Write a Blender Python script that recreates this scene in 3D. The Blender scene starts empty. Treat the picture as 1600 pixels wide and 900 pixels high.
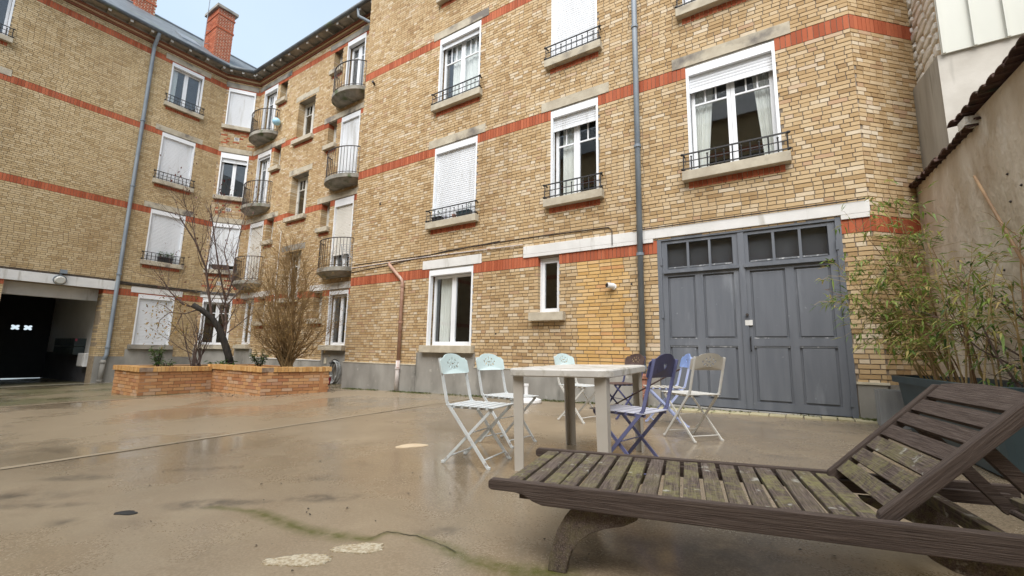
import bpy, bmesh, math, random
from mathutils import Vector, Matrix
random.seed(7)
R = random.random
def U(a, b): return a + (b - a) * R()
rad = math.radians
S = bpy.context.scene
COL = S.collection

# ------------------------------------------------------------------ camera
CAM = Vector((0, 0, 0.85)); FPX = 680.92
YAW, PITCH, ROLL = rad(33.274), rad(8.541), rad(1.108)
fwd = Vector((-math.sin(YAW) * math.cos(PITCH), math.cos(YAW) * math.cos(PITCH), math.sin(PITCH)))
rt0 = Vector((math.cos(YAW), math.sin(YAW), 0)); up0 = rt0.cross(fwd)
rt = math.cos(ROLL) * rt0 + math.sin(ROLL) * up0
up = -math.sin(ROLL) * rt0 + math.cos(ROLL) * up0
cd = bpy.data.cameras.new('camera'); cam = bpy.data.objects.new('camera', cd); COL.objects.link(cam)
m3 = Matrix((rt, up, -fwd)).transposed()
cam.matrix_world = Matrix.Translation(CAM) @ m3.to_4x4()
cd.sensor_width = 36; cd.lens = FPX / 1600 * 36; cd.clip_start = 0.05; cd.clip_end = 600
S.camera = cam
# ------------------------------------------------------------------ sky, sun, exposure
w = bpy.data.worlds.new('World'); S.world = w; w.use_nodes = True
nt = w.node_tree; nt.nodes.clear()
wo = nt.nodes.new('ShaderNodeOutputWorld'); bg = nt.nodes.new('ShaderNodeBackground')
sky = nt.nodes.new('ShaderNodeTexSky'); sky.sky_type = 'NISHITA'; sky.sun_disc = False
SUN_EL, SUN_AZ = rad(52), rad(162)          # azimuth clockwise from +Y
sky.sun_elevation = SUN_EL; sky.sun_rotation = SUN_AZ; sky.dust_density = 3.0; sky.air_density = 1.0
mixc = nt.nodes.new('ShaderNodeMix'); mixc.data_type = 'RGBA'
tc = nt.nodes.new('ShaderNodeTexCoord'); no = nt.nodes.new('ShaderNodeTexNoise')
no.inputs['Scale'].default_value = 1.6; no.inputs['Detail'].default_value = 5
mr = nt.nodes.new('ShaderNodeMapRange')
mr.inputs['From Min'].default_value = .3; mr.inputs['From Max'].default_value = .75
mr.inputs['To Min'].default_value = .62; mr.inputs['To Max'].default_value = .92
nt.links.new(tc.outputs['Generated'], no.inputs['Vector']); nt.links.new(no.outputs['Fac'], mr.inputs['Value'])
nt.links.new(mr.outputs['Result'], mixc.inputs['Factor'])
nt.links.new(sky.outputs['Color'], mixc.inputs['A'])
mixc.inputs['B'].default_value = (2.75, 3.3, 3.75, 1)       # thin high cloud veil, same radiance scale as the sky
nt.links.new(mixc.outputs['Result'], bg.inputs['Color']); bg.inputs['Strength'].default_value = 0.115
nt.links.new(bg.outputs['Background'], wo.inputs['Surface'])
sd = bpy.data.lights.new('sun', 'SUN'); sd.energy = 2.0; sd.angle = rad(60); sd.color = (1, .98, .945)
so = bpy.data.objects.new('sun', sd); COL.objects.link(so)
sdir = Vector((math.sin(SUN_AZ) * math.cos(SUN_EL), math.cos(SUN_AZ) * math.cos(SUN_EL), math.sin(SUN_EL)))
so.rotation_euler = sdir.to_track_quat('Z', 'Y').to_euler(); so.location = sdir * 40
S.view_settings.view_transform = 'Standard'; S.view_settings.look = 'None'
S.view_settings.exposure = 1.42; S.view_settings.gamma = 1.0; S.view_settings.use_curve_mapping = False

# ------------------------------------------------------------------ pixel helpers (direction only)
def ray(px, py): return rt * ((px - 800) / FPX) + up * (-(py - 450) / FPX) + fwd
G0, GB, GC = -.016, .02146, .012
def gz(x, y): return G0 + GB * x + GC * y
def onY(px, py, Y): d = ray(px, py); return CAM + d * ((Y - CAM.y) / d.y)
def onX(px, py, X): d = ray(px, py); return CAM + d * ((X - CAM.x) / d.x)
def onG(px, py, h=0):
    d = ray(px, py); n = Vector((-GB, -GC, 1)); return CAM + d * ((G0 + h - CAM.dot(n)) / d.dot(n))
def onF(px, py, base):      # vertical plane through base that faces the viewer's standpoint
    n = Vector((base[0], base[1], 0)); d = ray(px, py); return CAM + d * ((Vector(base) - CAM).dot(n) / d.dot(n))
def proj(P):
    v = Vector(P) - CAM; dz = v.dot(fwd)
    if dz <= .05: return None
    return 800 + FPX * v.dot(rt) / dz, 450 - FPX * v.dot(up) / dz, dz

# ------------------------------------------------------------------ materials
MATS = {}
def L(t, a, b): t.links.new(a, b)
def base_mat(name):
    m = bpy.data.materials.new(name); m.use_nodes = True; t = m.node_tree; t.nodes.clear()
    o = t.nodes.new('ShaderNodeOutputMaterial'); p = t.nodes.new('ShaderNodeBsdfPrincipled')
    L(t, p.outputs[0], o.inputs['Surface']); MATS[name] = m; return m, t, p
def ramp(t, fac, stops, interp='LINEAR'):
    r = t.nodes.new('ShaderNodeValToRGB'); e = r.color_ramp; e.interpolation = interp
    while len(e.elements) > 1: e.elements.remove(e.elements[-1])
    e.elements[0].position = stops[0][0]; e.elements[0].color = (*stops[0][1], 1)
    for p, c in stops[1:]: q = e.elements.new(p); q.color = (*c, 1)
    L(t, fac, r.inputs['Fac']); return r.outputs['Color']
def coords(t, kind, scale=(1, 1, 1)):
    if kind == 'pos': v = t.nodes.new('ShaderNodeNewGeometry').outputs['Position']
    else: v = t.nodes.new('ShaderNodeTexCoord').outputs['Object']
    mp = t.nodes.new('ShaderNodeMapping'); mp.inputs['Scale'].default_value = scale; L(t, v, mp.inputs['Vector']); return mp.outputs['Vector']
def noise(t, vec, scale, detail=4, rough=.55):
    n = t.nodes.new('ShaderNodeTexNoise'); n.inputs['Scale'].default_value = scale; n.inputs['Detail'].default_value = detail
    n.inputs['Roughness'].default_value = rough; L(t, vec, n.inputs['Vector']); return n.outputs['Fac']
def mapr(t, v, a, b, c=0., d=1.):
    r = t.nodes.new('ShaderNodeMapRange'); r.inputs['From Min'].default_value = a; r.inputs['From Max'].default_value = b
    r.inputs['To Min'].default_value = c; r.inputs['To Max'].default_value = d; L(t, v, r.inputs['Value']); return r.outputs['Result']
def mix(t, f, a, b, mode='MIX'):
    x = t.nodes.new('ShaderNodeMix'); x.data_type = 'RGBA'; x.blend_type = mode
    if isinstance(f, float): x.inputs['Factor'].default_value = f
    else: L(t, f, x.inputs['Factor'])
    for s, k in ((a, 'A'), (b, 'B')):
        if isinstance(s, tuple): x.inputs[k].default_value = (*s, 1)
        else: L(t, s, x.inputs[k])
    return x.outputs['Result']
def math_(t, op, a, b):
    x = t.nodes.new('ShaderNodeMath'); x.operation = op
    for i, s in enumerate((a, b)):
        if isinstance(s, (int, float)): x.inputs[i].default_value = s
        else: L(t, s, x.inputs[i])
    return x.outputs[0]
def bump(t, p, h, strength=.3, dist=.01):
    b = t.nodes.new('ShaderNodeBump'); b.inputs['Strength'].default_value = strength; b.inputs['Distance'].default_value = dist
    L(t, h, b.inputs['Height']); L(t, b.outputs['Normal'], p.inputs['Normal'])
def pm(name, c1, c2, scale=6, rough=.6, kind='pos', stretch=(1, 1, 1), bs=.2, bd=.004, metal=0, spots=None, detail=5, lo=.35, hi=.65, spec=.5):
    m, t, p = base_mat(name); v = coords(t, kind, stretch); n = noise(t, v, scale, detail)
    c = mix(t, mapr(t, n, lo, hi), c1, c2)
    for sp in (spots or []):
        n2 = noise(t, coords(t, kind, sp[3] if len(sp) > 3 else (1, 1, 1)), sp[1], 5); c = mix(t, mapr(t, n2, sp[2], sp[2] + .12), c, sp[0])
    L(t, c, p.inputs['Base Color']); p.inputs['Roughness'].default_value = rough; p.inputs['Metallic'].default_value = metal
    p.inputs['Specular IOR Level'].default_value = spec
    if bs: bump(t, p, noise(t, v, scale * 6, 3), bs, bd)
    return m
def brick_mat(name, stops, stain=None, rough=.85):
    m, t, p = base_mat(name)
    at = t.nodes.new('ShaderNodeAttribute'); at.attribute_name = 'rnd'
    oi = t.nodes.new('ShaderNodeObjectInfo')
    f = math_(t, 'FRACT', math_(t, 'ADD', at.outputs['Fac'], oi.outputs['Random']), 0)
    c = ramp(t, f, stops)
    v = coords(t, 'pos'); n = noise(t, v, 26, 5)
    c = mix(t, mapr(t, n, .3, .75, 0, .45), c, (.9, .82, .68), 'MULTIPLY')
    n2 = noise(t, coords(t, 'pos', (1, 1, .45)), .55, 4)
    c = mix(t, mapr(t, n2, .42, .70, 0, .45), c, stain or (.68, .62, .56), 'MULTIPLY')
    n4 = noise(t, coords(t, 'pos', (2.2, 2.2, .16)), 1.3, 5, .6)
    c = mix(t, mapr(t, n4, .55, .72, 0, .4), c, (.6, .53, .46), 'MULTIPLY')
    L(t, c, p.inputs['Base Color']); p.inputs['Roughness'].default_value = rough; p.inputs['Specular IOR Level'].default_value = .25
    bump(t, p, noise(t, v, 90, 3), .35, .004); return m
brick_mat('brick_tan', [(0, (.36, .24, .125)), (.08, (.44, .305, .16)), (.3, (.51, .37, .21)), (.5, (.54, .40, .235)), (.7, (.565, .435, .27)), (.86, (.61, .495, .345)), (.94, (.65, .56, .43)), (.97, (.50, .335, .215)), (1, (.39, .265, .14))])
brick_mat('brick_far', [(0, (.42, .305, .165)), (.2, (.51, .385, .22)), (.6, (.565, .44, .265)), (.85, (.61, .49, .315)), (1, (.45, .335, .19))])
brick_mat('brick_red', [(0, (.33, .085, .04)), (.4, (.42, .115, .055)), (.7, (.49, .15, .075)), (1, (.37, .105, .055))])
brick_mat('cornice_brick', [(0, (.20, .075, .045)), (1, (.27, .11, .065))])
brick_mat('brick_yellow', [(0, (.55, .34, .13)), (.5, (.63, .42, .18)), (.9, (.68, .48, .25)), (1, (.58, .3, .13))], stain=(.85, .8, .72))
brick_mat('brick_orange', [(0, (.38, .18, .085)), (.4, (.49, .26, .125)), (.7, (.54, .31, .15)), (.9, (.52, .36, .25)), (1, (.40, .18, .09))], stain=(.75, .68, .6))
brick_mat('brick_cap', [(0, (.46, .25, .09)), (.5, (.58, .34, .13)), (.9, (.62, .40, .18)), (1, (.46, .24, .1))], stain=(.8, .75, .65))
pm('mortar', (.18, .145, .11), (.28, .23, .18), 12, .95)
pm('mortar_light', (.24, .185, .12), (.33, .26, .175), 12, .95)
pm('mortar_orange', (.23, .16, .11), (.36, .27, .2), 10, .95)
pm('concrete', (.20, .19, .17), (.34, .325, .295), 1.6, .85, stretch=(1, 1, .5), bs=.4, spots=[((.12, .115, .1), 2.2, .60, (1, 1, .3)), ((.42, .40, .36), 7, .64)])
pm('cream_edge', (.5, .45, .34), (.62, .57, .45), 8, .8)
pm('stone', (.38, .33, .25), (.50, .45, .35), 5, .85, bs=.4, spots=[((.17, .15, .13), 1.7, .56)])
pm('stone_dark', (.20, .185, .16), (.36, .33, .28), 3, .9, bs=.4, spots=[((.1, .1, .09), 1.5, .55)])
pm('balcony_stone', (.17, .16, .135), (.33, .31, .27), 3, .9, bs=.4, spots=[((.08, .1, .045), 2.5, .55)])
pm('white_paint', (.64, .63, .61), (.72, .71, .69), 3, .6, spots=[((.48, .46, .42), 3, .58, (2, 2, .3))])
pm('pvc_white', (.76, .775, .80), (.82, .835, .86), 2, .35, bs=0)
pm('shutter_white', (.68, .70, .73), (.76, .78, .81), 1.5, .45, bs=0, stretch=(1, 1, .3), spots=[((.58, .585, .585), 2.2, .55, (2.5, 2.5, .3))])
pm('shutter_cream', (.66, .63, .57), (.73, .70, .65), 1.5, .5, bs=0, stretch=(1, 1, .3))
pm('old_window_paint', (.55, .53, .48), (.65, .63, .58), 5, .6)
pm('iron_black', (.012, .012, .014), (.03, .028, .028), 20, .5, bs=.1)
pm('iron_brown', (.03, .024, .022), (.055, .042, .036), 20, .6, bs=.1)
pm('zinc_pipe', (.17, .20, .235), (.23, .265, .30), 5, .5, stretch=(1, 1, .4), bs=.1, spots=[((.34, .36, .37), 4, .66)])
pm('rust_pipe', (.20, .075, .045), (.30, .14, .09), 14, .8, spots=[((.45, .42, .4), 9, .62)])
pm('copper_pipe', (.30, .165, .11), (.42, .26, .19), 9, .55, spots=[((.5, .44, .4), 7, .62, (1, 1, .3))])
pm('pale_pipe', (.45, .40, .38), (.58, .53, .5), 9, .7, spots=[((.35, .17, .13), 6, .58, (1, 1, .3))])
pm('gate_grey', (.118, .130, .152), (.145, .157, .18), 3, .5, stretch=(3, 3, .35), bs=.15, bd=.002, spots=[((.20, .215, .24), 1.7, .56, (2, 2, .5)), ((.34, .36, .38), 16, .70)])
pm('gate_edge', (.13, .14, .155), (.17, .18, .195), 6, .5, bs=.1, spots=[((.5, .51, .52), 14, .54)])
pm('slate', (.075, .085, .095), (.13, .145, .155), 4, .55, bs=.4, spots=[((.12, .15, .06), .8, .6)])
pm('zinc_roof', (.16, .18, .2), (.25, .27, .29), 2, .45, metal=.3)
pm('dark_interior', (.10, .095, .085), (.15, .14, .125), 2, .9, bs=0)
pm('passage_light', (.68, .66, .62), (.75, .73, .69), 2, .9, bs=.1)
pm('passage_dark', (.075, .075, .082), (.10, .10, .108), 2, .8, bs=.1)
pm('door_black', (.006, .006, .007), (.011, .011, .012), 4, .6, bs=.1)
pm('curtain', (.78, .77, .73), (.86, .85, .82), 3, .9, bs=0)
pm('metal_sheet_white', (.50, .505, .45), (.57, .575, .52), 1.3, .45, bs=0, stretch=(1, 1, .3))
pm('render_wall', (.50, .41, .30), (.68, .60, .49), 2.6, .95, stretch=(1, 1, .6), bs=1, bd=.02, spots=[((.40, .30, .20), 1.3, .54, (1, 1, .4)), ((.76, .71, .63), 2.4, .60, (1, 1, .5)), ((.36, .29, .21), 9, .66)])
pm('render_grey', (.44, .41, .36), (.55, .52, .47), 2, .95, bs=.5, bd=.006, spots=[((.2, .185, .16), 1.0, .57, (1.5, 1.5, .25))])
pm('render_streaked', (.28, .26, .22), (.42, .395, .345), 1.6, .95, stretch=(2, 2, .35), bs=.4, spots=[((.16, .155, .12), 1.6, .58, (2, 2, .3))])
pm('tile_dark', (.055, .028, .022), (.10, .05, .037), 8, .8, bs=.4, spots=[((.03, .035, .02), 5, .6)])
pm('limewash_stone', (.70, .67, .60), (.82, .80, .75), 7, .9, bs=.8, bd=.02, spots=[((.5, .42, .3), 6, .68)])
pm('lime_mortar', (.46, .36, .24), (.56, .46, .33), 9, .95, bs=.6)
pm('plastic_white', (.55, .53, .49), (.64, .62, .58), 3, .5, kind='obj', bs=.1, spots=[((.36, .33, .26), 7, .54), ((.22, .22, .12), 16, .63)])
pm('plastic_taupe', (.46, .43, .38), (.54, .51, .46), 2, .5, kind='obj', bs=.05)
pm('plastic_clean', (.72, .73, .74), (.8, .8, .8), 3, .4, kind='obj', bs=0)
pm('paint_mint', (.62, .765, .765), (.68, .82, .82), 3, .4, kind='obj', bs=0)
pm('paint_pale', (.54, .575, .58), (.64, .67, .68), 8, .4, kind='obj', bs=.05, spots=[((.34, .30, .27), 14, .60), ((.16, .11, .08), 22, .70)])
pm('paint_greige', (.43, .41, .36), (.50, .48, .43), 5, .45, kind='obj', bs=.05)
pm('paint_ivory', (.58, .57, .53), (.66, .65, .61), 5, .45, kind='obj', bs=.05, spots=[((.30, .17, .12), 16, .66)])
pm('paint_indigo', (.060, .064, .14), (.085, .09, .19), 6, .5, kind='obj', bs=.1, spots=[((.03, .015, .02), 8, .64)])
pm('paint_violet', (.125, .135, .28), (.165, .18, .34), 8, .45, kind='obj', bs=.1, spots=[((.04, .018, .025), 5, .64)])
pm('paint_lilac', (.46, .47, .56), (.58, .59, .67), 12, .5, kind='obj', bs=.1, spots=[((.12, .1, .13), 12, .68)])
pm('paint_blue', (.20, .34, .74), (.24, .40, .8), 5, .4, kind='obj', bs=0)
pm('paint_paleblue', (.40, .47, .74), (.46, .53, .8), 5, .45, kind='obj', bs=0)
pm('rusty_brown', (.06, .035, .03), (.11, .07, .06), 9, .7, kind='obj', bs=.3)
pm('rubber_black', (.015, .015, .015), (.03, .03, .03), 9, .7, kind='obj', bs=0)
pm('tub_teal', (.030, .052, .062), (.045, .075, .088), 3, .45, bs=.1)
pm('zinc_box', (.28, .29, .30), (.40, .41, .42), 4, .5, stretch=(3, 3, .5), bs=.1)
pm('soil', (.022, .016, .01), (.05, .035, .022), 14, .95, bs=1, bd=.03)
pm('bark', (.014, .012, .010), (.042, .034, .027), 18, .9, stretch=(1, 1, .25), bs=.8, bd=.01)
pm('twig_brown', (.075, .048, .038), (.13, .085, .068), 8, .85, bs=.2)
pm('twig_golden', (.17, .105, .045), (.29, .19, .08), 4, .85, bs=.2)
pm('cane', (.33, .235, .10), (.48, .36, .17), 7, .55, bs=.1)
pm('cane_brown', (.22, .13, .065), (.32, .2, .1), 7, .6, bs=.1)
pm('terracotta', (.38, .13, .06), (.46, .18, .09), 6, .8)
pm('red_plastic', (.35, .03, .06), (.42, .05, .09), 4, .4, bs=0)
pm('hose_grey', (.18, .19, .19), (.5, .51, .5), 9, .5, bs=0)
pm('camera_white', (.74, .74, .73), (.8, .8, .79), 4, .35, bs=0)
pm('lens_black', (.01, .01, .012), (.015, .015, .018), 4, .15, bs=0)
pm('balloon_blue', (.33, .60, .80), (.38, .66, .85), 3, .4, bs=0)
pm('lamp_glass', (.55, .55, .52), (.66, .66, .62), 6, .2, bs=0)
pm('mailbox_green', (.02, .03, .028), (.03, .042, .04), 4, .5, bs=0)
pm('repair_mortar', (.58, .45, .27), (.84, .75, .57), 60, .85, bs=1, bd=.012, lo=.4, hi=.6, spots=[((.26, .21, .10), 34, .64), ((.86, .8, .66), 70, .60)])
pm('repair_smooth', (.52, .40, .26), (.60, .48, .33), 12, .7, bs=.2)
pm('joint_line', (.20, .158, .105), (.33, .27, .19), 1.6, .4, bs=.2)
pm('edging_stone', (.34, .30, .18), (.46, .41, .27), 5, .85, bs=.5, spots=[((.16, .19, .05), 5, .56)])
def leaf_mat(name, stops, trans=.35):
    m, t, p = base_mat(name)
    at = t.nodes.new('ShaderNodeAttribute'); at.attribute_name = 'rnd'
    c = ramp(t, at.outputs['Fac'], stops); L(t, c, p.inputs['Base Color']); p.inputs['Roughness'].default_value = .5
    tr = t.nodes.new('ShaderNodeBsdfTranslucent'); L(t, c, tr.inputs['Color'])
    ms = t.nodes.new('ShaderNodeMixShader'); ms.inputs['Fac'].default_value = trans
    o = next(n for n in t.nodes if n.type == 'OUTPUT_MATERIAL')
    L(t, p.outputs[0], ms.inputs[1]); L(t, tr.outputs[0], ms.inputs[2]); L(t, ms.outputs[0], o.inputs['Surface']); return m
leaf_mat('leaf_bamboo', [(0, (.09, .17, .035)), (.35, (.19, .30, .055)), (.65, (.32, .40, .09)), (.85, (.42, .38, .11)), (1, (.52, .39, .15))])
leaf_mat('leaf_green', [(0, (.03, .08, .018)), (.6, (.07, .15, .03)), (1, (.12, .22, .05))])
leaf_mat('leaf_autumn', [(0, (.20, .15, .03)), (.6, (.30, .23, .05)), (1, (.34, .16, .04))])
leaf_mat('leaf_golden', [(0, (.22, .125, .04)), (.6, (.36, .23, .075)), (1, (.5, .36, .11))])
leaf_mat('leaf_red', [(0, (.10, .025, .02)), (1, (.17, .05, .035))])
leaf_mat('moss', [(0, (.045, .065, .013)), (.6, (.10, .13, .03)), (1, (.2, .21, .06))], .2)
# glass: clear pane with mirror reflection by angle
m = bpy.data.materials.new('glass'); m.use_nodes = True; t = m.node_tree; t.nodes.clear(); MATS['glass'] = m
o = t.nodes.new('ShaderNodeOutputMaterial'); tr = t.nodes.new('ShaderNodeBsdfTransparent'); gl = t.nodes.new('ShaderNodeBsdfGlossy')
gl.inputs['Roughness'].default_value = .015; tr.inputs['Color'].default_value = (.96, .98, .98, 1)
lw = t.nodes.new('ShaderNodeLayerWeight'); lw.inputs['Blend'].default_value = .5; ms = t.nodes.new('ShaderNodeMixShader')
fz = math_(t, 'ADD', math_(t, 'MULTIPLY', math_(t, 'POWER', lw.outputs['Facing'], 4), .9), .085)   # reflectance of one face, same from both sides
L(t, fz, ms.inputs['Fac']); L(t, tr.outputs[0], ms.inputs[1]); L(t, gl.outputs[0], ms.inputs[2]); L(t, ms.outputs[0], o.inputs['Surface'])
m2 = m.copy(); m2.name = 'glass_old'; MATS['glass_old'] = m2
for n_ in m2.node_tree.nodes:
    if n_.type == 'MATH' and n_.operation == 'ADD': n_.inputs[1].default_value = .04
    if n_.type == 'BSDF_TRANSPARENT': n_.inputs['Color'].default_value = (.85, .87, .88, 1)
    if n_.type == 'BSDF_GLOSSY': n_.inputs['Roughness'].default_value = .08
# weathered wood
def wood(name, stretch, moss, slope=0):
    m, t, p = base_mat(name)
    vr = t.nodes.new('ShaderNodeVectorRotate'); vr.rotation_type = 'Y_AXIS'; vr.inputs['Angle'].default_value = slope
    mp = t.nodes.new('ShaderNodeMapping'); mp.inputs['Scale'].default_value = stretch
    L(t, t.nodes.new('ShaderNodeTexCoord').outputs['Object'], vr.inputs['Vector']); L(t, vr.outputs[0], mp.inputs['Vector']); v = mp.outputs['Vector']; oi = t.nodes.new('ShaderNodeObjectInfo')
    ad = t.nodes.new('ShaderNodeVectorMath'); ad.operation = 'ADD'; L(t, v, ad.inputs[0])
    sc = t.nodes.new('ShaderNodeVectorMath'); sc.operation = 'SCALE'; sc.inputs['Scale'].default_value = 37
    cx = t.nodes.new('ShaderNodeCombineXYZ')
    for k in 'XYZ': L(t, oi.outputs['Random'], cx.inputs[k])
    L(t, cx.outputs[0], sc.inputs[0]); L(t, sc.outputs[0], ad.inputs[1]); v = ad.outputs[0]
    n = noise(t, v, 16, 9, .7)
    c = ramp(t, n, [(.30, (.026, .020, .017)), (.43, (.085, .064, .054)), (.55, (.145, .112, .095)), (.70, (.27, .225, .195))])
    if not moss: c = ramp(t, n, [(.30, (.040, .029, .025)), (.46, (.082, .060, .050)), (.58, (.115, .088, .074)), (.75, (.18, .145, .125))])
    c = mix(t, mapr(t, oi.outputs['Random'], 0, 1, 0, .4), c, (.6, .55, .52), 'MULTIPLY')
    v2 = coords(t, 'obj'); ad2 = t.nodes.new('ShaderNodeVectorMath'); ad2.operation = 'ADD'; L(t, v2, ad2.inputs[0]); L(t, sc.outputs[0], ad2.inputs[1])
    if moss:
        nm_ = noise(t, ad2.outputs[0], 5, 6, .7)
        mo = mapr(t, math_(t, 'ADD', nm_, mapr(t, noise(t, ad2.outputs[0], 45, 4), .3, .7, -.12, .12)), .44, .64, 0, .7)
        mo = math_(t, 'MULTIPLY', mo, mapr(t, oi.outputs['Random'], .0, .7, .25, 1))
        c = mix(t, mo, c, (.235, .22, .09))
        li = mapr(t, noise(t, ad2.outputs[0], 13, 5, .65), .62, .68, 0, .8); c = mix(t, li, c, (.42, .41, .36))
    L(t, c, p.inputs['Base Color']); p.inputs['Roughness'].default_value = .75; p.inputs['Specular IOR Level'].default_value = .3
    bump(t, p, n, 1.0, .006)
wood('wood_cross', (12, .6, 12), True); wood('wood_long', (.35, 12, 12), False); wood('wood_slant', (.35, 12, 12), False, rad(43)); wood('wood_plain', (6, 6, 1.2), False); wood('wood_back', (10, .5, 10), False)
# wet courtyard floor
def ground_mat():
    m, t, p = base_mat('wet_concrete'); v = coords(t, 'pos')
    sx = t.nodes.new('ShaderNodeSeparateXYZ'); L(t, v, sx.inputs[0])
    n1 = noise(t, v, .55, 6, .6); n2 = noise(t, v, 3.2, 6, .6); n3 = noise(t, coords(t, 'pos', (1, 1, 1)), 85, 4, .75)
    c = ramp(t, n1, [(.30, (.145, .110, .070)), (.5, (.212, .166, .110)), (.7, (.285, .228, .155))])
    c = mix(t, mapr(t, n2, .38, .66, 0, .6), c, (.185, .138, .09))
    c = mix(t, mapr(t, n3, .42, .70, 0, .62), c, (.40, .325, .23))
    # slab between the joints is smoother and paler
    sl = math_(t, 'MULTIPLY', mapr(t, sx.outputs['X'], -5.42, -5.32, 1, 0), mapr(t, sx.outputs['X'], -11.7, -11.5, 0, 1))
    c = mix(t, math_(t, 'MULTIPLY', sl, .5), c, (.30, .235, .155))
    gr = math_(t, 'MULTIPLY', mapr(t, sx.outputs['X'], -11.8, -12.0, 0, 1), mapr(t, noise(t, v, .8, 4), .35, .6, .2, .8))
    c = mix(t, gr, c, (.105, .105, .05))
    nb = noise(t, coords(t, 'pos', (1.3, 3.2, 1)), 1.1, 5, .6)
    c = mix(t, mapr(t, nb, .60, .74, 0, .55), c, (.13, .10, .07))
    st = t.nodes.new('ShaderNodeAttribute'); st.attribute_name = 'stain'
    ns = noise(t, v, 8, 5, .7)
    c = mix(t, math_(t, 'MULTIPLY', st.outputs['Fac'], mapr(t, ns, .35, .6, 0, 1)), c, (.05, .044, .036))
    mo = t.nodes.new('ShaderNodeAttribute'); mo.attribute_name = 'moss'
    c = mix(t, math_(t, 'MULTIPLY', mo.outputs['Fac'], mapr(t, noise(t, v, 16, 5, .7), .3, .6, .25, 1)), c, (.085, .088, .022))
    nd = noise(t, v, 55, 2, .5); c = mix(t, mapr(t, nd, .70, .76, 0, .6), c, (.08, .062, .045))
    L(t, c, p.inputs['Base Color'])
    wet = mapr(t, noise(t, v, .5, 6, .6), .42, .56, 1, 0)
    r = mapr(t, wet, 0, 1, .32, .08)
    r = math_(t, 'ADD', r, mapr(t, n3, .3, .7, -.02, .10)); L(t, r, p.inputs['Roughness'])
    p.inputs['Specular IOR Level'].default_value = .5
    bump(t, p, math_(t, 'ADD', math_(t, 'MULTIPLY', n3, .4), noise(t, v, 7, 4)), .09, .005)
ground_mat()

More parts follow.
